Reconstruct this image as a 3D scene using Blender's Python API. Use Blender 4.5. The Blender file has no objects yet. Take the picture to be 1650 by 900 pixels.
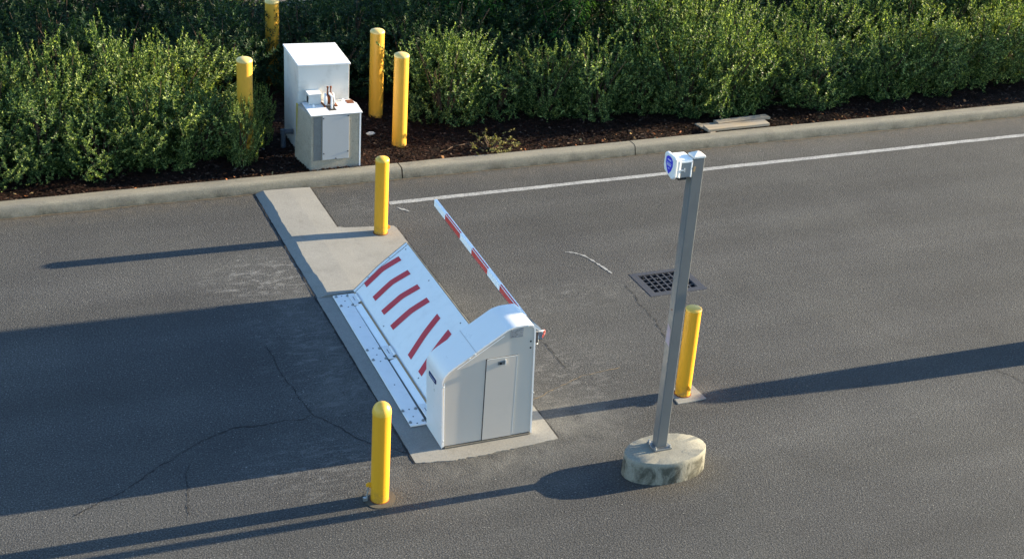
import bpy, bmesh, math, random
import numpy as np
from mathutils import Vector, Matrix

random.seed(7)
rng = np.random.default_rng(11)
sc = bpy.context.scene
COL = sc.collection
R = math.radians

# ------------------------------------------------------------------ camera
CAM_H = 8.088
th, ro, ps = R(26.939), R(4.075), R(24.276)
fw = Vector((math.sin(ps)*math.cos(th), math.cos(ps)*math.cos(th), -math.sin(th)))
rt = Vector((math.cos(ps), -math.sin(ps), 0.0))
up = rt.cross(fw)
r2 = rt*math.cos(ro) + up*math.sin(ro)
u2 = -rt*math.sin(ro) + up*math.cos(ro)
cd = bpy.data.cameras.new('camera')
cam = bpy.data.objects.new('camera', cd)
COL.objects.link(cam)
M = Matrix((r2, u2, -fw)).transposed().to_4x4()
M.translation = Vector((0, 0, CAM_H))
cam.matrix_world = M
cd.sensor_width = 36
cd.lens = 2337.59/1650*36
cd.clip_end = 2000
sc.camera = cam

# ------------------------------------------------------------------ sky and sun
SUN_EL = 14.38
SUN_DIR = Vector((math.cos(R(SUN_EL))*math.cos(R(-1.92)), math.cos(R(SUN_EL))*math.sin(R(-1.92)), math.sin(R(SUN_EL))))  # towards the sun
w = bpy.data.worlds.new('World')
sc.world = w
w.use_nodes = True
nt = w.node_tree
sky = nt.nodes.new('ShaderNodeTexSky')
sky.sky_type = 'NISHITA'
sky.sun_disc = False
sky.sun_elevation = R(SUN_EL)
sky.sun_rotation = math.atan2(SUN_DIR.x, SUN_DIR.y)
sky.air_density = 1.0
sky.dust_density = 0.3
sky.ozone_density = 1.6
bg = nt.nodes['Background']
bg.inputs[1].default_value = 0.098
tint = nt.nodes.new('ShaderNodeMix'); tint.data_type = 'RGBA'; tint.blend_type = 'MULTIPLY'
tint.inputs[0].default_value = 1
tint.inputs[7].default_value = (.87, .985, 1.09, 1)
nt.links.new(sky.outputs[0], tint.inputs[6])
nt.links.new(tint.outputs[2], bg.inputs[0])
sd = bpy.data.lights.new('sun', 'SUN')
sd.energy = 5.0
sd.angle = R(0.45)
sd.color = (1.0, 0.84, 0.58)
so = bpy.data.objects.new('sun', sd)
so.rotation_euler = (-SUN_DIR).to_track_quat('-Z', 'Y').to_euler()
COL.objects.link(so)
sc.view_settings.view_transform = 'Standard'
sc.view_settings.look = 'None'
sc.view_settings.gamma = 1
sc.view_settings.use_curve_mapping = False
sc.view_settings.exposure = 2.08

# ------------------------------------------------------------------ helpers
def tag(o, label=None, cat=None, group=None, kind=None):
    if label: o['label'] = label
    if cat: o['category'] = cat
    if group: o['group'] = group
    if kind: o['kind'] = kind
    return o

def empty(name, loc, label=None, cat=None, group=None, rz=0):
    o = bpy.data.objects.new(name, None)
    COL.objects.link(o)
    o.location = loc
    o.rotation_euler = (0, 0, rz)
    o.empty_display_size = 0.1
    return tag(o, label, cat, group)

class MB:
    """collects geometry in world coordinates"""
    def __init__(s):
        s.v = []; s.f = []; s.mi = []; s.cur = 0
    def add(s, vs, fs):
        n = len(s.v)
        s.v += [tuple(v) for v in vs]
        s.f += [tuple(i+n for i in f) for f in fs]
        s.mi += [s.cur]*len(fs)
    def box(s, x0, x1, y0, y1, z0, z1):
        s.add([(x0,y0,z0),(x1,y0,z0),(x1,y1,z0),(x0,y1,z0),(x0,y0,z1),(x1,y0,z1),(x1,y1,z1),(x0,y1,z1)],
              [(0,3,2,1),(4,5,6,7),(0,1,5,4),(1,2,6,5),(2,3,7,6),(3,0,4,7)])
    def cyl(s, a, b, ra, rb=None, n=16, caps=True):
        a = Vector(a); b = Vector(b); rb = ra if rb is None else rb
        d = (b-a).normalized()
        t = Vector((0,0,1)) if abs(d.z) < .9 else Vector((1,0,0))
        e1 = d.cross(t).normalized(); e2 = d.cross(e1)
        vs = []
        for c, r_ in ((a, ra), (b, rb)):
            for i in range(n):
                q = 2*math.pi*i/n
                vs.append(c + (e1*math.cos(q)+e2*math.sin(q))*r_)
        fs = [(i, i+n, (i+1) % n+n, (i+1) % n) for i in range(n)]
        if caps:
            fs += [tuple(range(n)), tuple(range(2*n-1, n-1, -1))]
        s.add(vs, fs)
    def lathe(s, x, y, prof, n=32):
        """prof: list of (r,z) bottom to top; ends with r=0 allowed"""
        vs = []; fs = []
        for (r_, z) in prof:
            for i in range(n):
                q = 2*math.pi*i/n
                vs.append((x+r_*math.cos(q), y+r_*math.sin(q), z))
        for k in range(len(prof)-1):
            for i in range(n):
                j = (i+1) % n
                fs.append((k*n+i, k*n+j, (k+1)*n+j, (k+1)*n+i))
        fs.append(tuple(range((len(prof)-1)*n, len(prof)*n)))
        s.add(vs, fs)
    def extr(s, prof, y0, y1, cap=True):
        """closed polygon in xz extruded along y (counter-clockwise seen from -y)"""
        n = len(prof)
        vs = [(x, y0, z) for x, z in prof] + [(x, y1, z) for x, z in prof]
        fs = [((i+1) % n, i, i+n, (i+1) % n+n) for i in range(n)]
        if cap:
            fs += [tuple(range(n)), tuple(range(2*n-1, n-1, -1))]
        s.add(vs, fs)
    def prism(s, poly, z0, z1):
        n = len(poly)
        vs = [(p[0], p[1], z0) for p in poly] + [(p[0], p[1], z1) for p in poly]
        fs = [(i, (i+1) % n, (i+1) % n+n, i+n) for i in range(n)]
        fs += [tuple(range(n-1, -1, -1)), tuple(range(n, 2*n))]
        s.add(vs, fs)
    def build(s, name, mats, parent=None, smooth=False, bevel=0, seg=2, autos=None):
        base = Vector((0,0,0)); p = parent
        while p is not None:
            base += Vector(p.location); p = p.parent
        me = bpy.data.meshes.new(name)
        me.from_pydata([tuple(Vector(v)-base) for v in s.v], [], s.f)
        me.update()
        bm = bmesh.new(); bm.from_mesh(me)
        bmesh.ops.recalc_face_normals(bm, faces=bm.faces)
        bm.to_mesh(me); bm.free()
        if not isinstance(mats, (list, tuple)): mats = [mats]
        for m in mats: me.materials.append(m)
        for i, m in enumerate(s.mi):
            if i < len(me.polygons): me.polygons[i].material_index = m
        if smooth:
            for q in me.polygons: q.use_smooth = True
            if autos:
                bm = bmesh.new(); bm.from_mesh(me)
                for e in bm.edges:
                    if len(e.link_faces) == 2 and e.calc_face_angle(0) > R(autos): e.smooth = False
                bm.to_mesh(me); bm.free()
        o = bpy.data.objects.new(name, me)
        COL.objects.link(o)
        if parent is not None: o.parent = parent
        if bevel:
            b = o.modifiers.new('bevel', 'BEVEL'); b.width = bevel; b.segments = seg
            b.limit_method = 'ANGLE'; b.angle_limit = R(40)
        return o

def copy_tree(o, parent=None):
    c = o.copy(); COL.objects.link(c); c.parent = parent
    for ch in o.children: copy_tree(ch, c)
    return c

# ------------------------------------------------------------------ materials
def new_mat(name):
    m = bpy.data.materials.new(name); m.use_nodes = True
    return m, m.node_tree, m.node_tree.nodes['Principled BSDF']

def N(nt, t, **k):
    n = nt.nodes.new(t)
    for a, b in k.items(): setattr(n, a, b)
    return n

def noise(nt, scale, detail=4, rough=.6, vec=None, dist=0):
    n = N(nt, 'ShaderNodeTexNoise')
    n.inputs['Scale'].default_value = scale
    n.inputs['Detail'].default_value = detail
    n.inputs['Roughness'].default_value = rough
    n.inputs['Distortion'].default_value = dist
    if vec is not None: nt.links.new(vec, n.inputs['Vector'])
    return n.outputs['Fac']

def ramp(nt, fac, stops):
    n = N(nt, 'ShaderNodeValToRGB')
    e = n.color_ramp.elements
    while len(e) < len(stops): e.new(0.5)
    for k, (p, c) in enumerate(stops):
        e[k].position = p
        e[k].color = (c, c, c, 1) if isinstance(c, (int, float)) else (*c, 1)
    nt.links.new(fac, n.inputs[0])
    return n.outputs[0]

def mixc(nt, fac, a, b, mode='MIX'):
    n = N(nt, 'ShaderNodeMix', data_type='RGBA', blend_type=mode)
    for sock, v in ((n.inputs[0], fac), (n.inputs[6], a), (n.inputs[7], b)):
        if isinstance(v, (int, float)): sock.default_value = v
        elif isinstance(v, tuple): sock.default_value = (*v, 1)
        else: nt.links.new(v, sock)
    return n.outputs[2]

def math_(nt, op, a, b=0.0, c=None):
    n = N(nt, 'ShaderNodeMath', operation=op)
    for i, v in enumerate((a, b, c)):
        if v is None: continue
        if isinstance(v, (int, float)): n.inputs[i].default_value = v
        else: nt.links.new(v, n.inputs[i])
    return n.outputs[0]

def bump(nt, bs, h, strength, dist):
    b = N(nt, 'ShaderNodeBump')
    b.inputs['Strength'].default_value = strength
    b.inputs['Distance'].default_value = dist
    nt.links.new(h, b.inputs['Height'])
    nt.links.new(b.outputs[0], bs.inputs['Normal'])
    return b

def objco(nt, world=True):
    if world:
        return N(nt, 'ShaderNodeNewGeometry').outputs['Position']
    return N(nt, 'ShaderNodeTexCoord').outputs['Object']

def blob(nt, pos, cx, cy, rx, ry, soft=.5):
    """soft elliptical mask on the ground round a real place"""
    mp = N(nt, 'ShaderNodeMapping')
    mp.inputs['Location'].default_value = (-cx/rx, -cy/ry, 0)
    mp.inputs['Scale'].default_value = (1/rx, 1/ry, 0)
    nt.links.new(pos, mp.inputs[0])
    l = N(nt, 'ShaderNodeVectorMath', operation='LENGTH')
    nt.links.new(mp.outputs[0], l.inputs[0])
    mr = N(nt, 'ShaderNodeMapRange')
    mr.inputs[1].default_value = 1; mr.inputs[2].default_value = 1-soft
    mr.inputs[3].default_value = 0; mr.inputs[4].default_value = 1
    nt.links.new(l.outputs['Value'], mr.inputs[0])
    return mr.outputs[0]

def painted(name, col, rough=.4, dirt=.25, bumpy=.0, spec=.5, scale=6, dirtcol=(.25, .2, .14), metal=0):
    m, nt, b = new_mat(name)
    p = objco(nt)
    n1 = noise(nt, scale, 6, .65, p)
    f = ramp(nt, n1, [(.5, 0.0), (.8, 1.0)])
    c = mixc(nt, math_(nt, 'MULTIPLY', f, dirt), col, dirtcol)
    n2 = noise(nt, scale*.35, 3, .5, p)
    c = mixc(nt, ramp(nt, n2, [(.3, .0), (.7, .12)]), c, tuple(x*.75 for x in col))
    nt.links.new(c, b.inputs['Base Color'])
    nt.links.new(ramp(nt, n1, [(.3, max(rough-.08, .05)), (.75, min(rough+.2, 1))]), b.inputs['Roughness'])
    b.inputs['Specular IOR Level'].default_value = spec
    b.inputs['Metallic'].default_value = metal
    if bumpy: bump(nt, b, noise(nt, 60, 3, .6, p), bumpy, .002)
    return m

def asphalt_mat():
    m, nt, b = new_mat('asphalt')
    p = objco(nt)
    fine = noise(nt, 62, 4, .8, p)
    mid = noise(nt, 34, 3, .6, p)
    vor = N(nt, 'ShaderNodeTexVoronoi'); vor.inputs['Scale'].default_value = 60
    nt.links.new(p, vor.inputs['Vector'])
    big = noise(nt, .55, 5, .6, p)
    g = ramp(nt, fine, [(.33, .024), (.48, .054), (.56, .076), (.66, .155)])
    stone = ramp(nt, vor.outputs['Distance'], [(.0, 1.35), (.45, .8)])
    c = mixc(nt, 1.0, g, stone, 'MULTIPLY')
    c = mixc(nt, 1.0, c, ramp(nt, big, [(.25, (.80, .81, .83)), (.5, (.99, 1, 1.0)), (.75, (1.22, 1.22, 1.18))]), 'MULTIPLY')
    c = mixc(nt, 1.0, c, ramp(nt, mid, [(.3, .84), (.7, 1.14)]), 'MULTIPLY')
    # pale aggregate and dark pits showing here and there
    v2 = N(nt, 'ShaderNodeTexVoronoi'); v2.inputs['Scale'].default_value = 26
    nt.links.new(p, v2.inputs['Vector'])
    dot = ramp(nt, v2.outputs['Distance'], [(.10, 1.0), (.17, 0.0)])
    sp = N(nt, 'ShaderNodeSeparateColor'); nt.links.new(v2.outputs['Color'], sp.inputs[0])
    pale = math_(nt, 'MULTIPLY', dot, math_(nt, 'GREATER_THAN', sp.outputs[0], .90))
    pit = math_(nt, 'MULTIPLY', dot, math_(nt, 'LESS_THAN', sp.outputs[0], .12))
    c = mixc(nt, math_(nt, 'MULTIPLY', pale, .8), c, (.26, .25, .22))
    c = mixc(nt, math_(nt, 'MULTIPLY', pit, .8), c, (.012, .012, .012))
    stain = ramp(nt, noise(nt, 1.4, 8, .75, p, .8), [(.55, 0.0), (.70, .35)])
    c = mixc(nt, stain, c, (.035, .034, .032))
    # long wheel tracks polished along the lane (world x)
    mp = N(nt, 'ShaderNodeMapping'); mp.inputs['Scale'].default_value = (.10, 1.1, 1)
    nt.links.new(p, mp.inputs[0])
    tr = noise(nt, 1.0, 3, .5, mp.outputs[0])
    c = mixc(nt, 1.0, c, ramp(nt, tr, [(.35, .86), (.65, 1.12)]), 'MULTIPLY')
    # whitish scuffs of concrete dust beside the slab
    mp2 = N(nt, 'ShaderNodeMapping'); mp2.inputs['Scale'].default_value = (2.2, 6.0, 1)
    mp2.inputs['Rotation'].default_value = (0, 0, .25)
    nt.links.new(p, mp2.inputs[0])
    sn = noise(nt, 2.2, 9, .72, mp2.outputs[0], .6)
    sm = ramp(nt, sn, [(.5, 0.0), (.66, .75)])
    area = blob(nt, p, 3.65, 15.35, .95, .75, .7)
    area = math_(nt, 'MAXIMUM', area, math_(nt, 'MULTIPLY', blob(nt, p, 3.75, 13.4, .8, 2.2, .8), .45))
    area = math_(nt, 'MAXIMUM', area, math_(nt, 'MULTIPLY', blob(nt, p, 3.3, 11.3, 1.2, .9, .8), .5))
    area = math_(nt, 'MAXIMUM', area, math_(nt, 'MULTIPLY', blob(nt, p, 6.1, 12.2, 1.1, 1.6, .8), .4))
    area = math_(nt, 'MAXIMUM', area, math_(nt, 'MULTIPLY', blob(nt, p, 5.5, 17.1, .7, .6, .8), .35))
    area = math_(nt, 'MAXIMUM', area, math_(nt, 'MULTIPLY', blob(nt, p, 6.9, 13.9, 1.6, .5, .8), .30))
    f = math_(nt, 'MULTIPLY', sm, area)
    c = mixc(nt, math_(nt, 'MULTIPLY', f, .95), c, (.24, .235, .225))
    # fine pale dust trodden out from the slab, brown silt by the posts
    dn0 = ramp(nt, noise(nt, 3.2, 8, .75, p, .5), [(.36, 0.0), (.68, .85)])
    dust = math_(nt, 'MAXIMUM', blob(nt, p, 5.95, 11.35, .75, .75, .9), math_(nt, 'MULTIPLY', blob(nt, p, 4.9, 10.9, 1.5, .45, .9), .9))
    dust = math_(nt, 'MAXIMUM', dust, math_(nt, 'MULTIPLY', blob(nt, p, 3.85, 13.2, .45, 2.6, .9), .5))
    dust = math_(nt, 'MAXIMUM', dust, math_(nt, 'MULTIPLY', blob(nt, p, 4.6, 10.4, 1.6, .35, .9), .45))
    dust = math_(nt, 'MAXIMUM', dust, math_(nt, 'MULTIPLY', blob(nt, p, 7.35, 11.45, .5, .35, .9), .6))
    c = mixc(nt, math_(nt, 'MULTIPLY', dust, dn0), c, (.150, .146, .134))
    silt = math_(nt, 'MAXIMUM', blob(nt, p, 3.60, 10.64, .26, .26, .8), math_(nt, 'MULTIPLY', blob(nt, p, 6.45, 10.2, .75, .5, .6), .45))
    silt = math_(nt, 'MULTIPLY', silt, ramp(nt, noise(nt, 9, 6, .7, p), [(.3, .3), (.65, 1.0)]))
    c = mixc(nt, math_(nt, 'MULTIPLY', silt, .7), c, (.095, .076, .048))
    # dark oily band near the gate
    oil = math_(nt, 'MULTIPLY', blob(nt, p, 6.6, 14.35, 1.9, .35, .9), .25)
    c = mixc(nt, oil, c, (.03, .03, .032))
    # brownish edge dirt towards the kerb
    sx = N(nt, 'ShaderNodeSeparateXYZ'); nt.links.new(p, sx.inputs[0])
    mr = N(nt, 'ShaderNodeMapRange'); mr.inputs[1].default_value = 17.35; mr.inputs[2].default_value = 17.82
    nt.links.new(sx.outputs[1], mr.inputs[0])
    dn = ramp(nt, noise(nt, 5, 6, .7, p), [(.35, 0.0), (.7, .8)])
    c = mixc(nt, math_(nt, 'MULTIPLY', mr.outputs[0], dn), c, (.10, .085, .065))
    nt.links.new(c, b.inputs['Base Color'])
    b.inputs['Roughness'].default_value = .9
    b.inputs['Specular IOR Level'].default_value = .2
    h = math_(nt, 'ADD', fine, math_(nt, 'MULTIPLY', vor.outputs['Distance'], -.5))
    bump(nt, b, h, .7, .008)
    return m

def concrete_mat(name, col=(.27, .26, .235), stain=.4, sc_=3.0, rough=.9, dark=(.06, .055, .045)):
    m, nt, b = new_mat(name)
    p = objco(nt)
    big = noise(nt, sc_, 7, .65, p)
    fine = noise(nt, 70, 4, .7, p)
    c = mixc(nt, ramp(nt, big, [(.3, 0.0), (.75, .55)]), col, tuple(x*.72 for x in col))
    c = mixc(nt, math_(nt, 'MULTIPLY', ramp(nt, noise(nt, sc_*2.3, 8, .75, p), [(.52, 0.0), (.75, 1.0)]), stain), c, dark)
    c = mixc(nt, 1.0, c, ramp(nt, fine, [(.3, .82), (.7, 1.15)]), 'MULTIPLY')
    nt.links.new(c, b.inputs['Base Color'])
    b.inputs['Roughness'].default_value = rough
    b.inputs['Specular IOR Level'].default_value = .3
    bump(nt, b, math_(nt, 'ADD', fine, math_(nt, 'MULTIPLY', noise(nt, 18, 4, .6, p), .6)), .3, .004)
    return m

def mulch_mat():
    m, nt, b = new_mat('mulch')
    p = objco(nt)
    v = N(nt, 'ShaderNodeTexVoronoi'); v.inputs['Scale'].default_value = 38
    v.inputs['Randomness'].default_value = 1
    mp = N(nt, 'ShaderNodeMapping'); mp.inputs['Scale'].default_value = (1, 1.7, 1)
    nt.links.new(p, mp.inputs[0]); nt.links.new(mp.outputs[0], v.inputs['Vector'])
    c = ramp(nt, v.outputs['Color'], [(.0, (.008, .005, .004)), (.5, (.026, .012, .008)), (.85, (.05, .023, .015)), (1, (.09, .05, .035))])
    c = mixc(nt, 1.0, c, ramp(nt, noise(nt, 1.7, 5, .6, p), [(.3, .6), (.7, 1.3)]), 'MULTIPLY')
    nt.links.new(c, b.inputs['Base Color'])
    b.inputs['Roughness'].default_value = .95
    b.inputs['Specular IOR Level'].default_value = .08
    bump(nt, b, math_(nt, 'ADD', v.outputs['Distance'], noise(nt, 30, 4, .7, p)), 1.0, .02)
    return m

def leaf_mat(name, c0, c1, c2, trans=.35, rough=.5):
    m, nt, b = new_mat(name)
    g = N(nt, 'ShaderNodeNewGeometry')
    c = ramp(nt, g.outputs['Random Per Island'], [(.0, c0), (.6, c1), (1.0, c2)])
    oi = N(nt, 'ShaderNodeObjectInfo')
    c = mixc(nt, 1.0, c, ramp(nt, oi.outputs['Random'], [(0, (.80, .86, .84)), (1, (1.15, 1.1, 1.0))]), 'MULTIPLY')
    nt.links.new(c, b.inputs['Base Color'])
    b.inputs['Roughness'].default_value = rough
    b.inputs['Specular IOR Level'].default_value = .2
    t = N(nt, 'ShaderNodeBsdfTranslucent')
    nt.links.new(mixc(nt, 1.0, c, (1.3, 1.35, .55), 'MULTIPLY'), t.inputs[0])
    mx = N(nt, 'ShaderNodeMixShader'); mx.inputs[0].default_value = trans
    nt.links.new(b.outputs[0], mx.inputs[1]); nt.links.new(t.outputs[0], mx.inputs[2])
    nt.links.new(mx.outputs[0], nt.nodes['Material Output'].inputs[0])
    return m

def island_mat(name, stops, rough=.8):
    m, nt, b = new_mat(name)
    g = N(nt, 'ShaderNodeNewGeometry')
    nt.links.new(ramp(nt, g.outputs['Random Per Island'], stops), b.inputs['Base Color'])
    b.inputs['Roughness'].default_value = rough
    b.inputs['Specular IOR Level'].default_value = .12
    return m

def yellow_mat(name, col, wear=.25):
    m, nt, b = new_mat(name)
    p = objco(nt)
    oc = N(nt, 'ShaderNodeTexCoord').outputs['Object']
    mp = N(nt, 'ShaderNodeMapping'); mp.inputs['Scale'].default_value = (14, 14, 1.5)
    nt.links.new(p, mp.inputs[0])
    n1 = noise(nt, 1.0, 6, .7, mp.outputs[0])
    n2 = noise(nt, 22, 6, .7, p)
    c = mixc(nt, ramp(nt, n1, [(.35, 0.0), (.75, .5)]), col, (col[0]*.85, col[1]*.78, col[2]*.6))
    c = mixc(nt, math_(nt, 'MULTIPLY', ramp(nt, n2, [(.62, 0.0), (.74, 1.0)]), wear), c, (.2, .13, .03))
    sx = N(nt, 'ShaderNodeSeparateXYZ'); nt.links.new(oc, sx.inputs[0])
    mr = N(nt, 'ShaderNodeMapRange'); mr.inputs[1].default_value = .16; mr.inputs[2].default_value = .0
    nt.links.new(sx.outputs[2], mr.inputs[0])
    c = mixc(nt, math_(nt, 'MULTIPLY', mr.outputs[0], ramp(nt, n2, [(.4, 0.0), (.6, .7)])), c, (.12, .09, .05))
    nt.links.new(c, b.inputs['Base Color'])
    b.inputs['Roughness'].default_value = .42
    bump(nt, b, n1, .08, .004)
    return m

MAT = dict(
    asphalt=asphalt_mat(),
    pad=concrete_mat('slab_concrete', (.225, .218, .198), .3, 2.2),
    kerb=concrete_mat('kerb_concrete', (.20, .187, .155), .35, 2.4),
    plinth=concrete_mat('plinth_concrete', (.25, .235, .19), .9, 4.0),
    block=concrete_mat('block_concrete', (.37, .32, .245), .6, 7.0),
    mulch=mulch_mat(),
    white=painted('white_enamel', (.72, .70, .675), .32, .07, 0, .5, 5, (.35, .32, .27)),
    white2=painted('white_steel_plate', (.78, .755, .725), .38, .16, .1, .5, 9, (.28, .27, .25)),
    strip=painted('bright_white_strip', (.86, .85, .83), .5, .12, 0, .5, 9),
    cabside=painted('aluminium_sheet_side', (.48, .435, .385), .42, .06, 0, .5, 3, (.35, .35, .33)),
    cabdoor=painted('aluminium_sheet_door', (.46, .415, .37), .42, .12, 0, .5, 3, (.25, .25, .24)),
    trim=painted('white_trim', (.60, .60, .58), .4, .08),
    red=painted('red_reflective_tape', (.50, .016, .030), .45, .08, 0, .5, 8, (.12, .02, .03)),
    red2=painted('red_arm_tape', (.55, .03, .025), .4, .08, 0, .5, 8, (.2, .03, .02)),
    steel=painted('galvanised_steel', (.15, .158, .162), .38, .2, .05, .5, 14, (.14, .15, .155), .3),
    steelf=painted('galvanised_front', (.30, .32, .34), .38, .2, .05, .5, 14, (.20, .22, .23), .55),
    dark=painted('dark_gap', (.012, .012, .012), .8, .1),
    iron=painted('cast_iron', (.028, .028, .034), .55, .4, .3, .5, 30, (.07, .055, .045)),
    pit=painted('pit_black', (.004, .004, .004), 1, .1),
    navy=painted('navy_plastic', (.02, .045, .09), .45, .1),
    badge=painted('blue_badge', (.012, .03, .11), .4, .1),
    blue=painted('bright_blue_print', (.012, .02, .50), .35, .03),
    pale=painted('pale_print', (.45, .48, .62), .5, .05),
    lab=painted('foil_label', (.27, .28, .29), .4, .15, 0, .5, 60),
    labd=painted('label_print', (.10, .10, .11), .5, .1),
    rust=painted('rust', (.16, .05, .018), .85, .6, .4, .3, 40, (.05, .02, .012)),
    tan=painted('weathered_tan_edge', (.38, .24, .12), .7, .3),
    pinkred=painted('coral_plastic', (.6, .10, .08), .4, .1),
    line=None,
    wood=None,
    box=painted('white_box_paint', (.60, .585, .55), .5, .55, .05, .4, 4, (.30, .27, .22)),
    boxtop=painted('white_box_lid', (.74, .73, .72), .5, .12, .05, .4, 4, (.5, .47, .42)),
    yel=yellow_mat('yellow_bollard_paint', (.68, .33, .015), .35),
    yel2=yellow_mat('weathered_yellow_paint', (.62, .32, .03), .6),
    yelcap=yellow_mat('chalky_yellow_cap', (.66, .47, .16), .3),
    yelcap2=yellow_mat('bright_yellow_cap', (.68, .40, .05), .2),
    bark=painted('bark', (.07, .045, .03), .9, .4, .5, .2, 20),
    chip=island_mat('bark_chips', [(0, (.004, .003, .002)), (.6, (.014, .006, .004)), (.95, (.035, .015, .009)), (1, (.13, .09, .065))]),
    litter=island_mat('fallen_leaves', [(0, (.10, .03, .012)), (.5, (.24, .085, .03)), (1, (.32, .22, .10))]),
    chain=painted('steel_chain', (.35, .36, .36), .4, .2, 0, .5, 30, (.1, .08, .06), .7),
    stone=painted('pale_stone', (.42, .40, .38), .8, .2, .3),
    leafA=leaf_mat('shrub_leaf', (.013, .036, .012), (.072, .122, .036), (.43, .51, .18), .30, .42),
    leafB=leaf_mat('shade_darkened_leaf', (.008, .024, .011), (.018, .046, .017), (.05, .085, .03), .2, .5),  # leaf green darkened to stand in for shade on the rear rows
    leafC=leaf_mat('cedar_leaf', (.014, .050, .012), (.040, .12, .02), (.12, .24, .04), .3, .5),
    leafD=leaf_mat('dry_leaf', (.07, .07, .025), (.18, .18, .07), (.34, .27, .14), .3, .6),
)

def plinth_mat():
    m, nt, b = new_mat('mossy_plinth_concrete')
    p = objco(nt)
    fine = noise(nt, 70, 4, .7, p)
    c = mixc(nt, ramp(nt, noise(nt, 6, 7, .7, p), [(.35, 0.0), (.7, .6)]), (.25, .238, .195), (.16, .15, .12))
    sx = N(nt, 'ShaderNodeSeparateXYZ'); nt.links.new(p, sx.inputs[0])
    low = ramp(nt, math_(nt, 'MULTIPLY', sx.outputs[2], 4.0), [(.05, 1.0), (.72, .85), (.86, 0.0)])
    mp = N(nt, 'ShaderNodeMapping'); mp.inputs['Scale'].default_value = (1, 1, .55)
    nt.links.new(p, mp.inputs[0])
    st_ = ramp(nt, noise(nt, 5.5, 7, .7, mp.outputs[0], .5), [(.47, 0.0), (.60, 1.0)])
    c = mixc(nt, math_(nt, 'MULTIPLY', math_(nt, 'MULTIPLY', low, st_), .88), c, (.030, .029, .020))
    c = mixc(nt, 1.0, c, ramp(nt, fine, [(.3, .8), (.7, 1.15)]), 'MULTIPLY')
    nt.links.new(c, b.inputs['Base Color']); b.inputs['Roughness'].default_value = .92
    b.inputs['Specular IOR Level'].default_value = .25
    bump(nt, b, math_(nt, 'ADD', fine, noise(nt, 18, 4, .6, p)), .4, .005)
    return m
MAT['plinth'] = plinth_mat()
def kerb_mat():
    m, nt, b = new_mat('weathered_kerb_concrete')
    p = objco(nt)
    fine = noise(nt, 60, 4, .7, p)
    mp = N(nt, 'ShaderNodeMapping'); mp.inputs['Scale'].default_value = (.5, 2, 3)
    nt.links.new(p, mp.inputs[0])
    c = mixc(nt, ramp(nt, noise(nt, 3.0, 8, .72, mp.outputs[0]), [(.3, 0.0), (.7, 1.0)]), (.235, .215, .165), (.145, .138, .12))
    sx = N(nt, 'ShaderNodeSeparateXYZ'); nt.links.new(p, sx.inputs[0])
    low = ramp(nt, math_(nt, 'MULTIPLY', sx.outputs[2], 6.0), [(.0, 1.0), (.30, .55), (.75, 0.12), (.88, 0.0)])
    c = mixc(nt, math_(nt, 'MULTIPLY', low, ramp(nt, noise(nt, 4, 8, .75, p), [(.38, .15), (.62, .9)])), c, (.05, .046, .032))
    c = mixc(nt, math_(nt, 'MULTIPLY', ramp(nt, noise(nt, 1.3, 8, .8, p), [(.55, 0.0), (.68, .7)]), .8), c, (.08, .075, .06))
    c = mixc(nt, 1.0, c, ramp(nt, fine, [(.3, .78), (.7, 1.18)]), 'MULTIPLY')
    nt.links.new(c, b.inputs['Base Color']); b.inputs['Roughness'].default_value = .92
    b.inputs['Specular IOR Level'].default_value = .25
    bump(nt, b, math_(nt, 'ADD', fine, noise(nt, 14, 5, .7, p)), .5, .006)
    return m
MAT['kerb'] = kerb_mat()
def line_mat():
    m, nt, b = new_mat('worn_white_line_paint')
    p = objco(nt)
    n = noise(nt, 40, 6, .8, p)
    n2 = noise(nt, 4, 4, .6, p)
    f = ramp(nt, math_(nt, 'ADD', n, math_(nt, 'MULTIPLY', n2, .35)), [(.50, 1.0), (.64, .72), (.78, .15)])
    c = mixc(nt, f, (.09, .09, .09), (.38, .38, .365))
    nt.links.new(c, b.inputs['Base Color']); b.inputs['Roughness'].default_value = .7
    bump(nt, b, noise(nt, 95, 3, .75, p), .4, .005)
    return m
MAT['line'] = line_mat()

def wood_mat():
    m, nt, b = new_mat('weathered_timber')
    p = objco(nt)
    mp = N(nt, 'ShaderNodeMapping'); mp.inputs['Scale'].default_value = (1.2, 28, 28)
    nt.links.new(p, mp.inputs[0])
    n = noise(nt, 1.6, 6, .65, mp.outputs[0], .3)
    c = ramp(nt, n, [(.25, (.12, .085, .055)), (.5, (.27, .21, .14)), (.75, (.38, .32, .24))])
    c = mixc(nt, ramp(nt, noise(nt, 3, 4, .6, p), [(.4, 0.0), (.7, .5)]), c, (.22, .22, .21))
    nt.links.new(c, b.inputs['Base Color']); b.inputs['Roughness'].default_value = .85
    bump(nt, b, n, .5, .006)
    return m
MAT['wood'] = wood_mat()

# ------------------------------------------------------------------ ground, road, kerb
def ragged_poly(pts, amp, step=.06, seed=1):
    rr = random.Random(seed); out = []
    n = len(pts)
    for i in range(n):
        a = Vector(pts[i]); b = Vector(pts[(i+1) % n]); L = (b-a).length
        k = max(1, int(L/step)); d = (b-a)/L; nn = Vector((-d.y, d.x))
        dr = 0
        for j in range(k):
            dr = dr*.7 + rr.uniform(-amp, amp)*.6
            e = min(1, min(j, k-j)/2)
            out.append(tuple(a+d*L*j/k+nn*dr*e))
    return out

g = MB()
gx0, gx1 = 8.10, 8.72
gy0, gy1 = 13.70, 14.18
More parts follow.
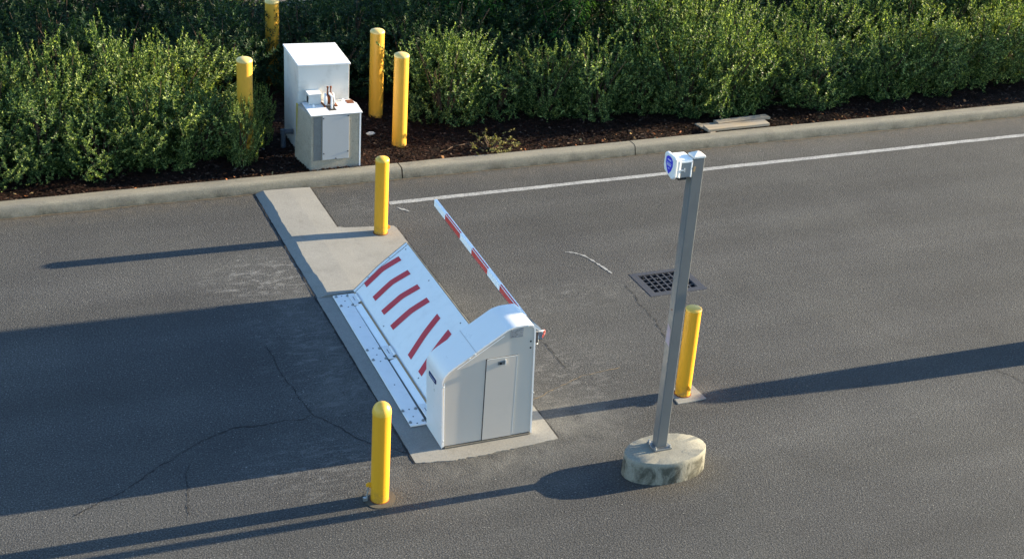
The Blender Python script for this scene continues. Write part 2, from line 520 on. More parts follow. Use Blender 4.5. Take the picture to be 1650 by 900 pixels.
# road sheet with a real opening under the drain grate
def grid_sheet(x, y, z, hole=None):
    m = MB()
    for i in range(len(x)-1):
        for j in range(len(y)-1):
            if hole and hole == (i, j): continue
            m.add([(x[i], y[j], z), (x[i+1], y[j], z), (x[i+1], y[j+1], z), (x[i], y[j+1], z)], [(0, 1, 2, 3)])
    return m
road = grid_sheet([-300, gx0, gx1, 300], [-300, gy0, gy1, 17.83], 0, (1, 1))
tag(road.build('road', MAT['asphalt']), kind='structure')

def bed_h(x, y):
    return .085 + .02*math.sin(x*1.7+y)*math.cos(y*2.1-x*.4) + .012*math.sin(x*5.3+1)*math.sin(y*6.1)
bed = MB()
bx = [-300, -40] + [-3+.16*i for i in range(165)] + [60, 300]
by = [17.98+.16*i for i in range(48)]
W_ = len(bx)
vs = []
for j, y in enumerate(by):
    for i, x in enumerate(bx):
        vs.append((x, y, bed_h(x, y) + rng.normal()*.006 if y > 18.05 else .10))
bed.add(vs, [(j*W_+i, j*W_+i+1, (j+1)*W_+i+1, (j+1)*W_+i) for j in range(len(by)-1) for i in range(W_-1)])
tag(bed.build('planting_bed', MAT['mulch'], smooth=True), kind='structure')
# ground beyond the hedges: a second kerb and a paved surface
far = MB(); far.add([(-300, 25.5, .03), (300, 25.5, .03), (300, 400, .03), (-300, 400, .03)], [(0, 1, 2, 3)])
tag(far.build('far_ground', concrete_mat('far_pavement', (.20, .165, .14), .3, 2.0)), kind='structure')
fk = MB(); fk.box(-300, 300, 25.42, 25.62, -.1, .26)
tag(fk.build('far_kerb', MAT['kerb'], bevel=.02), kind='structure')

# kerb in cast lengths with open joints
prof = [(17.795, -.05), (17.802, .02), (17.825, .105), (17.838, .13), (17.86, .145), (17.885, .15), (18.02, .15), (18.035, .14), (18.04, -.05)]
def kerb_seg(x0, x1, seed):
    rr = random.Random(seed)
    m = MB(); xs = [x0]
    st = .25
    while xs[-1]+st < x1: xs.append(xs[-1]+st)
    xs.append(x1)
    n = len(prof)
    vs = []
    for x in xs:
        for (y, z) in prof:
            vs.append((x, y+rr.uniform(-.003, .003)+.006*math.sin(x*.9+seed), z+(rr.uniform(-.002, .002)) if z > 0 else z))
    fs = [(i*n+k, (i+1)*n+k, (i+1)*n+(k+1) % n, i*n+(k+1) % n) for i in range(len(xs)-1) for k in range(n)]
    fs += [tuple(range(n)), tuple(range(len(vs)-1, len(vs)-n-1, -1))]
    m.add(vs, fs)
    return tag(m.build('kerb', MAT['kerb'], smooth=True, autos=50), kind='structure')
kerb_seg(-30, 6.222, 1); kerb_seg(6.242, 9.895, 2); kerb_seg(9.912, 60, 3)
# dirt and gap line at the kerb foot
def ribbon(pts, w, z, seed=0, jitter=.4, sub=.05, wob=.5):
    rr = random.Random(seed); m = MB(); P = []
    for a, b in zip(pts[:-1], pts[1:]):
        a = Vector(a); b = Vector(b); L = (b-a).length; k = max(1, int(L/sub))
        for j in range(k): P.append(a+(b-a)*j/k)
    P.append(Vector(pts[-1]))
    off = 0; vs = []
    for i, p in enumerate(P):
        d = (P[min(i+1, len(P)-1)]-P[max(i-1, 0)]).normalized(); nn = Vector((-d.y, d.x))
        off = off*.8+rr.uniform(-1, 1)*w*wob
        ww = w*.5*(1+rr.uniform(-jitter, jitter))
        if i in (0, len(P)-1): ww *= .3
        c = p+nn*off
        vs += [(c.x+nn.x*ww, c.y+nn.y*ww, z), (c.x-nn.x*ww, c.y-nn.y*ww, z)]
    m.add(vs, [(2*i, 2*i+1, 2*i+3, 2*i+2) for i in range(len(P)-1)])
    return m
crackm = painted('crack_filler', (.027, .027, .028), .95, .2, 0, .1)
edge = ribbon([(-3, 17.775), (30, 17.775)], .03, .004, 5, .8, .06, .35)
tag(edge.build('kerb_foot_dirt', painted('silt', (.075, .062, .045), .95, .5, .3, .2, 30)), kind='structure')
# white edge line
ln = MB(); P = ragged_poly([(5.78, 16.995), (40, 17.02), (40, 17.13), (5.80, 17.095)], .006, .05, 3)
ln.add([(p[0], p[1], .004) for p in P], [tuple(range(len(P)))])
tag(ln.build('painted_edge_line', MAT['line']), kind='structure')
# arc of spilt paint, faint scuffs
scuff = painted('scuff_paint', (.26, .26, .25), .8, .6, .3, .3, 25, (.09, .09, .09))
tag(ribbon([(7.50, 15.04), (7.60, 14.99), (7.69, 14.88), (7.75, 14.70), (7.79, 14.5), (7.82, 14.32)], .026, .004, 2, .7, .03, .1).build('road_scuff', scuff), kind='structure')
tag(ribbon([(5.85, 16.90), (5.93, 16.78), (5.97, 16.72)], .04, .004, 4, .7, .03, .2).build('road_scuff', scuff), kind='structure')
# cracks
silted = painted('silted_crack', (.17, .13, .08), .95, .5, .3, .1, 30)
cr = [
    [(.9, 11.2), (1.38, 11.50), (1.84, 11.81), (2.13, 12.06), (2.55, 12.22), (2.91, 12.2), (3.25, 12.18), (3.38, 12.27)],
    [(3.38, 12.27), (3.33, 12.8), (3.28, 13.4), (3.30, 13.76)],
    [(3.38, 12.27), (3.63, 11.8), (3.81, 11.55), (4.09, 11.30)],
    [(2.02, 11.75), (1.93, 11.35), (1.88, 10.92)],
    [(6.20, 13.35), (6.30, 12.9), (6.29, 12.54), (6.31, 12.25)],
    [(5.66, 11.83), (6.02, 12.0), (6.39, 12.16), (6.9, 12.2)],
    [(7.85, 14.0), (7.80, 13.5), (7.79, 13.09), (7.7, 12.6)],
    [(11.0, 11.05), (11.12, 10.8), (11.20, 10.55), (11.5, 10.3)],
    
]
for i, c in enumerate(cr):
    tag(ribbon(c, .010 if i in (0,) else (.0085 if i < 4 else .007), .004, 20+i, .85, .03, 1.3)
        .build('road_crack', silted if i == 5 else crackm), kind='structure')

# concrete slab set into the asphalt: upper lane with a chamfered left lip, and the part under the barrier
pad = MB()
LX = 4.125
ys = [14.66+.1*i for i in range(32)]
ys[-1] = 17.785
rr = random.Random(5)
wob = [.120+.012*math.sin(i*.55)+rr.uniform(-.006, .006) for i in range(len(ys))]
def rx_at(y):
    if y > 16.62: return 4.89
    if y > 16.42: return 4.93
    return 5.64
vs = []; fs = []
rows = []
for i, y in enumerate(ys):
    rx = 4.89 if y >= 16.45 else 5.64
    hz = .040 if y > 14.7 else .036
    l = LX + rr.uniform(-.004, .004)
    rows.append([(l, y, .001), (l+wob[i], y, hz), (4.6, y, hz*.75+.004), (4.888, y, .022)])
for i in range(len(rows)-1):
    for k in range(3):
        pad.add([rows[i][k], rows[i][k+1], rows[i+1][k+1], rows[i+1][k]], [(0, 1, 2, 3)])
pad.add([rows[0][0], rows[0][1], rows[0][2], rows[0][3], (4.888, 14.66, 0), (LX, 14.66, 0)], [(0, 1, 2, 3, 4, 5)])
# right side thin edge of the tongue
pad.add([(4.888, ys[18], .022), (4.888, ys[-1], .022), (4.90, ys[-1], -.01), (4.90, ys[18], -.01)], [(0, 1, 2, 3)])
# lower block right part (x 4.888..5.64) y 14.66..16.4
P = [(4.888, 14.66), (5.64, 14.66), (5.645, 15.6), (5.643, 16.28), (5.62, 16.355), (5.52, 16.372), (5.2, 16.40), (4.98, 16.425), (4.93, 16.46), (4.888, ys[18])]
zf = lambda x: .022-.020*(x-4.888)/(.757)
pad.add([(p[0], p[1], zf(p[0])) for p in P], [tuple(range(len(P)))])
tag(pad.build('concrete_slab', MAT['pad']), kind='structure')
pb = MB()
P = [(4.115, 11.10)]
rq = random.Random(12); xx = 4.16; dy = 0
while xx < 5.60:
    t = (xx-4.12)/1.52; dy = dy*.75+rq.uniform(-.009, .009)
    P.append((xx, 11.095-.055*math.sin(math.pi*min(1, t*1.15))+dy)); xx += rq.uniform(.02, .045)
P += [(5.638, 11.09)]
for k in range(1, 36): P.append((5.642+rq.uniform(-.003, .003), 11.09+k*.1))
P.append((5.645, 14.657)); P.append((4.115, 14.657))
for k in range(1, 36): P.append((4.114+rq.uniform(-.003, .003), 14.657-k*.1))
pb.prism(P, -.05, .007)
tag(pb.build('concrete_slab', MAT['pad']), kind='structure')
tag(ribbon([(4.105, 11.09), (4.10, 12.5), (4.105, 14.0), (4.10, 14.7), (4.11, 16.2), (4.115, 17.78)], .017, .005, 33, .7, .05, .12).build('slab_joint', crackm), kind='structure')
tag(ribbon([(4.905, 17.74), (4.91, 17.1), (4.912, 16.50)], .014, .005, 34, .7, .05, .2).build('slab_joint', crackm), kind='structure')
tag(ribbon([(5.655, 11.09), (5.655, 13.0), (5.655, 16.3)], .009, .005, 35, .7, .05, .2).build('slab_joint', crackm), kind='structure')
# footing patch at the right bollard
fp = MB(); fp.prism(ragged_poly([(7.15, 11.32), (7.50, 11.33), (7.49, 11.62), (7.16, 11.62)], .006, .06, 4), -.05, .010)
tag(fp.build('concrete_footing', MAT['pad'], bevel=.003), kind='structure')
# round patch at the lower bollard and the upper one
for (x, y, r_, z) in ((3.60, 10.64, .155, .006),):
    m = MB(); P = [(x+r_*(1+.05*math.sin(3*a))*math.cos(a), y+r_*math.sin(a)*(1+.04*math.cos(2*a)), z) for a in [i*math.pi/16 for i in range(32)]]
    m.add(P, [tuple(range(32))]); tag(m.build('concrete_footing', concrete_mat('stained_footing', (.085, .074, .055), .6, 9)), kind='structure')

# ------------------------------------------------------------------ bollards
def bollard(x, y, z0, h, r_, label, mat, capmat, lug=None, group='yellow steel bollards', lean=(0, 0), ringz=None):
    t = empty('bollard', (x, y, z0), label, 'bollard', group)
    seam = h-.055 if ringz is None else ringz
    m = MB(); m.lathe(x, y, [(r_, z0-.04), (r_*1.0, z0+.3), (r_*.995, z0+seam-z0 if False else z0+seam)], 40)
    m.build('post', mat, t, smooth=True, autos=40)
    cap = MB(); pr = [(r_*.99, z0+seam-.004), (r_*1.035, z0+seam-.002), (r_*1.035, z0+seam+.012)]
    hh = h-seam-.012
    for k in range(1, 9):
        a = k/8*math.pi/2
        pr.append((max(r_*1.03*math.cos(a), .0015), z0+seam+.012+hh*math.sin(a)))
    cap.lathe(x, y, pr, 40); cap.build('cap', capmat, t, smooth=True, autos=60)
    ring = MB(); ring.lathe(x, y, [(r_+.012, z0+.001), (r_+.010, z0+.007), (r_-.002, z0+.008)], 32)
    ring.build('base_ring', MAT['rust'], t)
    if lug:
        dx, dy, lz = lug
        lg = MB(); d = Vector((dx, dy, 0)).normalized(); s_ = Vector((-d.y, d.x, 0))
        c = Vector((x, y, z0+lz))+d*r_*.95
        for a0 in range(1):
            pts = []
            for (o_, zz) in ((0, -.03), (.028, -.03), (.05, -.012), (.05, .012), (.03, .028), (0, .028)):
                pts.append(c+d*o_+Vector((0, 0, zz)))
            vs = [p-s_*.005 for p in pts]+[p+s_*.005 for p in pts]; n = len(pts)
            lg.add(vs, [tuple(range(n)), tuple(range(2*n-1, n-1, -1))]+[(i, (i+1) % n, (i+1) % n+n, i+n) for i in range(n)])
        lg.build('lug', mat, t)
    if lean != (0, 0): t.rotation_euler = (lean[0], lean[1], 0)
    return t
b_low = bollard(3.60, 10.645, 0, 1.07, .086, 'glossy yellow bollard in the foreground with a steel chain hooked at its foot', MAT['yel'], MAT['yelcap2'], (-1, .2, .17), ringz=.955)
bollard(5.387, 16.175, .012, 1.06, .087, 'clean yellow bollard standing on the pale concrete slab behind the wedge barrier', MAT['yel'], MAT['yelcap2'], (1, .1, .06))
bollard(7.295, 11.495, .008, 1.06, .084, 'yellow bollard half hidden behind the tall square steel post', MAT['yel'], MAT['yelcap2'], (.1, -1, .12), ringz=1.03)
bollard(4.285, 18.966, .06, 1.47, .109, 'weathered yellow bollard partly wrapped by the leaves of the left hedge', MAT['yel2'], MAT['yelcap'])
bollard(6.526, 18.841, .06, 1.43, .107, 'weathered yellow bollard in the bark bed nearest the kerb, right of the white cabinet', MAT['yel2'], MAT['yelcap'])
bollard(6.553, 20.06, .06, 1.40, .108, 'weathered yellow bollard in the bark bed set back, right behind the white cabinet', MAT['yel2'], MAT['yelcap'])
bollard(5.404, 21.896, .06, 1.38, .109, 'yellow bollard farthest back among the shrubs, behind the white cabinet', MAT['yel2'], MAT['yelcap'])

# chain and padlock at the foot of the foreground bollard
ch = empty('chain', (3.50, 10.67, .01), 'short steel chain with a padlock hanging at the foreground bollard foot', 'chain')
for k in range(6):
    m = MB(); cx, cy, cz = 3.492-.004*k, 10.665-.004*k, .135-.023*k
    for j in range(12):
        a0, a1 = j*math.pi/6, (j+1)*math.pi/6
        ax = (1, 0) if k % 2 else (0, 1)
        p0 = (cx+.009*math.cos(a0)*ax[0], cy+.009*math.cos(a0)*ax[1], cz+.016*math.sin(a0))
        p1 = (cx+.009*math.cos(a1)*ax[0], cy+.009*math.cos(a1)*ax[1], cz+.016*math.sin(a1))
        m.cyl(p0, p1, .0035, n=6)
    m.build('link', MAT['chain'], ch, smooth=True)
m = MB(); m.box(3.44, 3.478, 10.64, 10.668, .004, .045); m.build('padlock', MAT['chain'], ch, bevel=.005)

# ------------------------------------------------------------------ wedge barrier
wb = empty('wedge_barrier', (4.75, 13.2, .012), 'raised white steel wedge barrier with slanted dark red stripes', 'road barrier')
m = MB(); m.prism([(4.27, 11.705), (4.445, 11.705), (4.475, 14.63), (4.298, 14.63)], .013, .030)
base_plate = m.build('base_plate', MAT['white2'], wb, bevel=.004)
# screws and holes of the base plate
bolts = [(4.327,14.584),(4.462,14.575),(4.321,14.354),(4.458,14.345),(4.303,13.286),(4.447,13.290),(4.304,13.066),(4.447,13.061),(4.281,11.992),(4.424,11.999),(4.286,11.765),(4.424,11.764)]
for (x, y) in bolts:
    m = MB(); m.cyl((x, y, .0305), (x, y, .034), .019, n=18); m.cyl((x, y, .034), (x, y, .046), .0125, n=6); m.cyl((x, y, .046), (x, y, .050), .007, n=10)
    m.build('bolt', MAT['chain'], base_plate)
holes = [(4.395,14.591),(4.398,14.46),(4.395,14.313),(4.385,13.811),(4.378,13.312),(4.376,13.168),(4.372,13.02),(4.364,12.513),(4.355,12.007),(4.352,11.866),(4.350,11.735)]
for (x, y) in holes:
    m = MB(); m.cyl((x, y, .0302), (x, y, .0312), .0085, n=14); m.build('drilled_hole', MAT['dark'], base_plate)
# sloped white filler strip between plate and ramp, tan seal on its upper edge
for (ya, yb) in ((13.30, 14.32), (12.02, 13.02), (11.75, 11.80)):
    m = MB(); m.add([(4.478, ya, .024), (4.553, ya, .046), (4.553, yb, .046), (4.478, yb, .024), (4.478, ya, .012), (4.553, ya, .011), (4.553, yb, .011), (4.478, yb, .012)],
                    [(0,1,2,3),(4,7,6,5),(0,4,5,1),(3,2,6,7),(1,5,6,2),(0,3,7,4)])
    m.build('filler_strip', MAT['strip'], wb)
m = MB(); m.box(4.5535, 4.5735, 11.75, 14.60, .012, .050); m.build('seal', MAT['tan'], wb)
for yc in (14.46, 13.17, 11.91):
    m = MB(); m.prism([(4.470, yc-.14), (4.552, yc-.14), (4.566, yc-.09), (4.566, yc+.10), (4.552, yc+.145), (4.470, yc+.145)], .0305, .044)
    h_ = m.build('hinge', MAT['white2'], wb, bevel=.005)
    m = MB(); m.cyl((4.562, yc-.085, .046), (4.562, yc+.105, .046), .013, n=16); m.build('knuckle', MAT['white2'], h_, smooth=True, autos=40)
    m = MB(); m.box(4.508, 4.5135, yc-.035, yc+.06, .0442, .0455); m.build('slot', MAT['dark'], h_)
    m = MB(); m.cyl((4.540, yc-.112, .0442), (4.540, yc-.112, .0465), .016, n=16); m.build('pin_hole', MAT['dark'], h_)
# ramp plate
A = (4.572, .030); B = (4.883, .328); D = (5.216, .584)
Y0, Y1 = 11.704, 14.69
def nrm(a, b):
    dx, dz = b[0]-a[0], b[1]-a[1]; L = math.hypot(dx, dz); return (-dz/L, dx/L)
n1 = nrm(A, B); n2 = nrm(B, D); nb = ((n1[0]+n2[0])/2, (n1[1]+n2[1])/2)
def ramp_pt(s, off):
    """s in 0..2 along the folded plate, off = offset along the outer normal"""
    def lin(s):
        if s <= 1: return (A[0]+(B[0]-A[0])*s, A[1]+(B[1]-A[1])*s)
        return (B[0]+(D[0]-B[0])*(s-1), B[1]+(D[1]-B[1])*(s-1))
    p = lin(s)
    if .75 < s < 1.25:
        a_, c_ = lin(.75), lin(1.25); t = (s-.75)/.5
        p = tuple((1-t)**2*a_[i]+2*t*(1-t)*B[i]+t*t*c_[i] for i in (0, 1))
    t = min(1, max(0, (s-.75)/.5)); n_ = (n1[0]*(1-t)+n2[0]*t, n1[1]*(1-t)+n2[1]*t)
    return (p[0]+n_[0]*off, p[1]+n_[1]*off)
S = [0, .4, .75, .81, .87, .93, 1.0, 1.07, 1.13, 1.19, 1.25, 1.6, 2.0]
poly = [ramp_pt(s, 0) for s in S] + [ramp_pt(s, -.012) for s in reversed(S)]
m = MB(); m.extr(poly, Y0, Y1-.058)
rp = m.build('ramp_plate', MAT['white2'], wb, smooth=True, autos=25)
m = MB(); m.extr([ramp_pt(s, .002) for s in S]+[ramp_pt(s, -.020) for s in reversed(S)], Y1-.044, Y1)
m.build('end_flange', MAT['white2'], rp, smooth=True, autos=25)
m = MB(); m.extr([ramp_pt(s, -.006) for s in S]+[ramp_pt(s, -.022) for s in reversed(S)], Y1-.0565, Y1-.0445)
m.build('gap', MAT['dark'], rp)
m = MB(); m.extr([ramp_pt(s, -.001) for s in S]+[ramp_pt(s, -.03) for s in reversed(S)], Y1+.001, Y1+.016)
m.build('end_seam', MAT['dark'], rp)
for s, yy in ((1.87, Y1-.11), (1.86, 13.75), (1.85, 12.72), (.16, 13.68), (.17, 12.49), (.55, Y1-.024), (1.35, Y1-.024), (1.92, 12.0)):
    a = ramp_pt(s, .0022); b = ramp_pt(s, .0035)
    m = MB(); m.cyl((a[0], yy, a[1]), (b[0], yy, b[1]), .009, n=12); m.build('countersunk_screw', MAT['labd'], rp)
# lip along the top edge and the box body behind it
m = MB(); n_ = n2
m.extr([(D[0]+.002, D[1]+.001), (D[0]+.022, D[1]-.004), (D[0]+.022, D[1]-.05), (D[0]+.002, D[1]-.06)], Y0, Y1)
m.build('top_lip', MAT['tan'], rp)
m = MB(); m.extr([(A[0]+.02, .013), (D[0]-.0, .013), (D[0]-.002, D[1]-.03), (B[0]+.015, B[1]-.03)], Y0+.02, Y1-.07)
m.build('box_body', MAT['white2'], wb)
# six stripes
st = [((4.684,14.585),(4.883,14.578),(5.080,14.508)), ((4.681,14.235),(4.886,14.222),(5.073,14.152)), ((4.676,13.892),(4.884,13.862),(5.066,13.790)),
      ((4.669,13.543),(4.878,13.516),(5.063,13.460)), ((4.656,12.885),(4.85,12.99),(5.053,13.084)), ((4.652,12.526),(4.85,12.63),(5.049,12.722))]
def s_of_x(x):
    return (x-A[0])/(B[0]-A[0]) if x <= B[0] else 1+(x-B[0])/(D[0]-B[0])
for k, (a, b, c) in enumerate(st):
    m = MB(); vs = []
    K = 28
    for i in range(K+1):
        t = i/K; s = s_of_x(a[0])+(s_of_x(c[0])-s_of_x(a[0]))*t
        sb = s_of_x(b[0])
        yc = a[1]+(b[1]-a[1])*(s-s_of_x(a[0]))/(sb-s_of_x(a[0])) if s < sb else b[1]+(c[1]-b[1])*(s-sb)/(s_of_x(c[0])-sb)
        p = ramp_pt(s, .0025)
        vs += [(p[0], yc-.054, p[1]), (p[0], yc+.054, p[1])]
    m.add(vs, [(2*i, 2*i+2, 2*i+3, 2*i+1) for i in range(K)])
    m.build('stripe', MAT['red'], rp)

# ------------------------------------------------------------------ gate cabinet with arm
gc = empty('barrier_gate', (4.92, 11.56, .012), 'white sheet metal gate cabinet with sloping rounded roof and red and white arm', 'gate operator')
CY0, CY1 = 11.25, 11.70
def arc(pa, pb, pc, n=6):
    return [((1-t)**2*pa[0]+2*t*(1-t)*pb[0]+t*t*pc[0], (1-t)**2*pa[1]+2*t*(1-t)*pb[1]+t*t*pc[1]) for t in [i/n for i in range(n+1)]]
outer = [(5.412, .014)] + arc((5.372, 1.20), (5.370, 1.289), (5.285, 1.291), 8) + arc((5.20, 1.291), (5.13, 1.291), (5.06, 1.262), 6) \
    + arc((4.535, .932), (4.412, .86), (4.408, .77), 8) + [(4.438, .014)]
# skin as a band with thickness
cenx, cenz = 4.93, .55
def inset(poly, d):
    out = []; n = len(poly)
    for i in range(n):
        a = Vector(poly[i-1]); b = Vector(poly[i]); c = Vector(poly[(i+1) % n])
        e1 = (b-a).normalized(); e2 = (c-b).normalized()
        n1_ = Vector((-e1.y, e1.x)); n2_ = Vector((-e2.y, e2.x))
        nn = (n1_+n2_); nn = nn.normalized()/max(.5, math.sqrt((1+n1_.dot(n2_))/2)) if nn.length > 1e-4 else n1_
        out.append((b.x+nn.x*d, b.y+nn.y*d))
    return out
inn = inset(outer, .016)
m = MB(); n = len(outer)
vs = [(x, CY0, z) for x, z in outer]+[(x, CY1, z) for x, z in outer]+[(x, CY0, z) for x, z in inn]
fs = [((i+1) % n, i, i+n, (i+1) % n+n) for i in range(n-1)]+[(i, (i+1) % n, (i+1) % n+2*n, i+2*n) for i in range(n-1)]+[tuple(range(2*n-1, n-1, -1))]
inn_in = [(x, CY0+.010, z) for x, z in inn]
vs += inn_in; fs += [(i+2*n, (i+1) % n+2*n, (i+1) % n+3*n, i+3*n) for i in range(n-1)]
m.add(vs, fs)
housing = m.build('housing', MAT['white'], gc, smooth=True, autos=30)
m = MB(); m.add([(x, CY0+.0085, z) for x, z in inn], [tuple(range(n))]); fpn = m.build('front_panel', MAT['cabside'], gc)
def face_box(name, x0, x1, z0, z1, mat, par, y=CY0, t=.004, bev=0.0):
    m = MB(); m.box(x0, x1, y-t, y+.012, z0, z1); return m.build(name, mat, par, bevel=bev)
# folded flanges seen as bright thin lines on the face
m = MB()
m.add([(4.452, CY0-.001, .03), (4.460, CY0-.001, .03), (4.441, CY0-.001, .77), (4.433, CY0-.001, .77)], [(0, 1, 2, 3)])
m.add([(4.56, CY0-.001, .910), (4.564, CY0-.001, .904), (5.04, CY0-.001, 1.202), (5.036, CY0-.001, 1.208)], [(0, 1, 2, 3)])
m.build('flange', MAT['strip'], fpn)
m = MB(); m.box(4.862, 5.198, CY0+.004, CY0+.010, .026, .968); m.build('door_gap', MAT['dark'], fpn)
door = None
m = MB(); m.box(4.868, 5.190, CY0-.001, CY0+.011, .032, .960); door = m.build('door', MAT['cabdoor'], gc, bevel=.002)
m = MB(); m.box(5.1905, 5.1955, CY0-.0015, CY0+.009, .04, .966); m.box(4.872, 5.195, CY0-.0015, CY0+.009, .9605, .9645); m.build('door_edge', MAT['trim'], door)
m = MB(); m.box(4.985, 5.060, CY0-.006, CY0, .885, .925); la = m.build('latch', MAT['steel'], door, bevel=.003)
m = MB(); m.box(5.060, 5.068, CY0-.020, CY0, .882, .940); m.build('latch_tab', MAT['trim'], la)
m = MB(); m.cyl((5.015, CY0-.012, .902), (5.015, CY0-.005, .902), .012, n=14); m.build('lock', MAT['dark'], la)
m = MB(); m.box(5.108, 5.236, CY0-.001, CY0+.006, 1.168, 1.262)
lb = m.build('rating_label', MAT['lab'], fpn)
m = MB()
rr = random.Random(3)
for k in range(9):
    z = 1.175+k*.009
    x = 5.113
    while x < 5.222:
        w_ = rr.uniform(.006, .028)
        if rr.random() < .75: m.add([(x, CY0-.0018, z), (min(x+w_, 5.230), CY0-.0018, z), (min(x+w_, 5.230), CY0-.0018, z+.0045), (x, CY0-.0018, z+.0045)], [(0, 1, 2, 3)])
        x += w_+.005
m.build('label_print', MAT['labd'], lb)
for (x, z) in ((4.684, 1.006), (4.742, 1.040), (4.426, .725), (4.449, .097), (5.285, 1.278), (5.392, .5)):
    m = MB(); m.cyl((x, CY0-.006, z), (x, CY0-.0005, z), .0085, .010, n=12); m.build('screw', MAT['trim'], housing)
for (x, z) in ((5.327, 1.096), (5.330, 1.024)):
    m = MB(); m.cyl((x, CY0+.006, z), (x, CY0+.008, z), .010, n=14); m.build('bolt_hole', MAT['dark'], fpn)
# joint line across the roof
m = MB()
for (x, z) in ((4.745, 1.066),):
    m.add([(x, CY0, z+.0008), (x+.004, CY0, z+.0033), (x+.004, CY1, z+.0033), (x, CY1, z+.0008)], [(0, 1, 2, 3)])
m.build('roof_joint', MAT['cabdoor'], housing)
# dark blue badge on the left face (x about 4.41)
m = MB(); m.prism([(4.401, 11.41), (4.401, 11.60), (4.412, 11.60), (4.412, 11.41)], .672, .716)
bd = m.build('badge', MAT['badge'], housing)
m = MB()
for k in range(7):
    y = 11.43+k*.022
    m.add([(4.4005, y, .688), (4.4005, y+.014, .688), (4.4005, y+.014, .700), (4.4005, y, .700)], [(0, 1, 2, 3)])
m.build('badge_letters', MAT['pale'], bd)
# dark mortar / gap under the base
m = MB(); m.box(4.47, 5.39, CY0-.012, CY0+.02, .012, .022); m.build('base_mortar', painted('grey_mortar', (.12, .115, .10), .95, .6, .4, .2, 40, (.04, .035, .03)), gc)
# arm
def arm_z(y): return 1.135+(y-11.95)*.042
arm0, arm1 = 11.50, 14.335
bands = [(14.335, 13.93, 0), (13.93, 13.51, 1), (13.51, 13.09, 0), (13.09, 12.68, 1), (12.68, 12.27, 0), (12.27, 11.86, 1), (11.86, 11.50, 0)]
m = MB()
def armbox(mb, ya, yb, g_=0.0, x0=5.412, x1=5.450, hh=.040):
    za, zb = arm_z(ya), arm_z(yb)
    mb.add([(x0-g_, ya, za-hh-g_), (x1+g_, ya, za-hh-g_), (x1+g_, yb, zb-hh-g_), (x0-g_, yb, zb-hh-g_), (x0-g_, ya, za+hh+g_), (x1+g_, ya, za+hh+g_), (x1+g_, yb, zb+hh+g_), (x0-g_, yb, zb+hh+g_)],
           [(0,3,2,1),(4,5,6,7),(0,1,5,4),(1,2,6,5),(2,3,7,6),(3,0,4,7)])
armbox(m, arm0, arm1)
arm = m.build('arm', MAT['strip'], gc, bevel=.006)
for (ya, yb, red) in bands:
    if red:
        m = MB()
        if True:
            ya += .03; yb -= .03
            za, zb = arm_z(yb), arm_z(ya)
            m.add([(5.4155, yb, za+.0406), (5.4155, ya, zb+.0406), (5.433, ya, zb+.0406), (5.433, yb, za+.0406)], [(0, 1, 2, 3)])
            for sx in (5.4108, 5.4512):
                m.add([(sx, yb, za-.033), (sx, ya, zb-.033), (sx, ya, zb+.033), (sx, yb, za+.033)], [(0, 1, 2, 3)])
        m.build('red_band', MAT['red2'], arm)
m = MB(); z = arm_z(arm1)
m.box(5.416, 5.452, arm1-.001, arm1+.006, z-.034, z+.034); m.build('end_cap', MAT['rust'], arm)
m = MB(); za, zb = arm_z(arm0), arm_z(arm1)
m.add([(5.414, arm0, za-.040), (5.452, arm0, za-.040), (5.452, arm1-.02, zb-.040), (5.414, arm1-.02, zb-.040), (5.418, arm0, za-.052), (5.448, arm0, za-.052), (5.448, arm1-.02, zb-.052), (5.418, arm1-.02, zb-.052)],
      [(0,1,2,3),(4,7,6,5),(0,4,5,1),(1,5,6,2),(2,6,7,3),(3,7,4,0)])
m.build('bumper', MAT['dark'], arm)
# arm holder on the right side
m = MB(); m.add([(5.385, 11.62, 1.20), (5.44, 11.64, 1.17), (5.50, 11.44, 1.13), (5.492, 11.33, 1.13), (5.395, 11.31, 1.205),
                 (5.385, 11.62, 1.09), (5.44, 11.64, 1.07), (5.50, 11.44, 1.05), (5.492, 11.33, 1.05), (5.395, 11.31, 1.08)],
                [(0,1,2,3,4),(9,8,7,6,5),(0,5,6,1),(1,6,7,2),(2,7,8,3),(3,8,9,4),(4,9,5,0)])
ah = m.build('arm_holder', MAT['navy'], gc, bevel=.006)
m = MB(); m.box(5.385, 5.42, 11.29, 11.34, 1.04, 1.17); m.build('bracket', MAT['iron'], ah, bevel=.003)
m = MB(); m.cyl((5.40, 11.30, 1.168), (5.485, 11.30, 1.172), .0055, n=8); m.cyl((5.425, 11.30, 1.05), (5.425, 11.30, 1.12), .005, n=8); m.cyl((5.385, 11.30, 1.045), (5.425, 11.30, 1.03), .006, n=8)
m.build('release_rod', MAT['trim'], ah, smooth=True)
m = MB(); m.cyl((5.483, 11.30, 1.176), (5.488, 11.30, 1.145), .009, n=10); m.cyl((5.488, 11.30, 1.145), (5.470, 11.30, 1.09), .009, .007, n=10)
m.build('grip', MAT['pinkred'], ah, smooth=True)

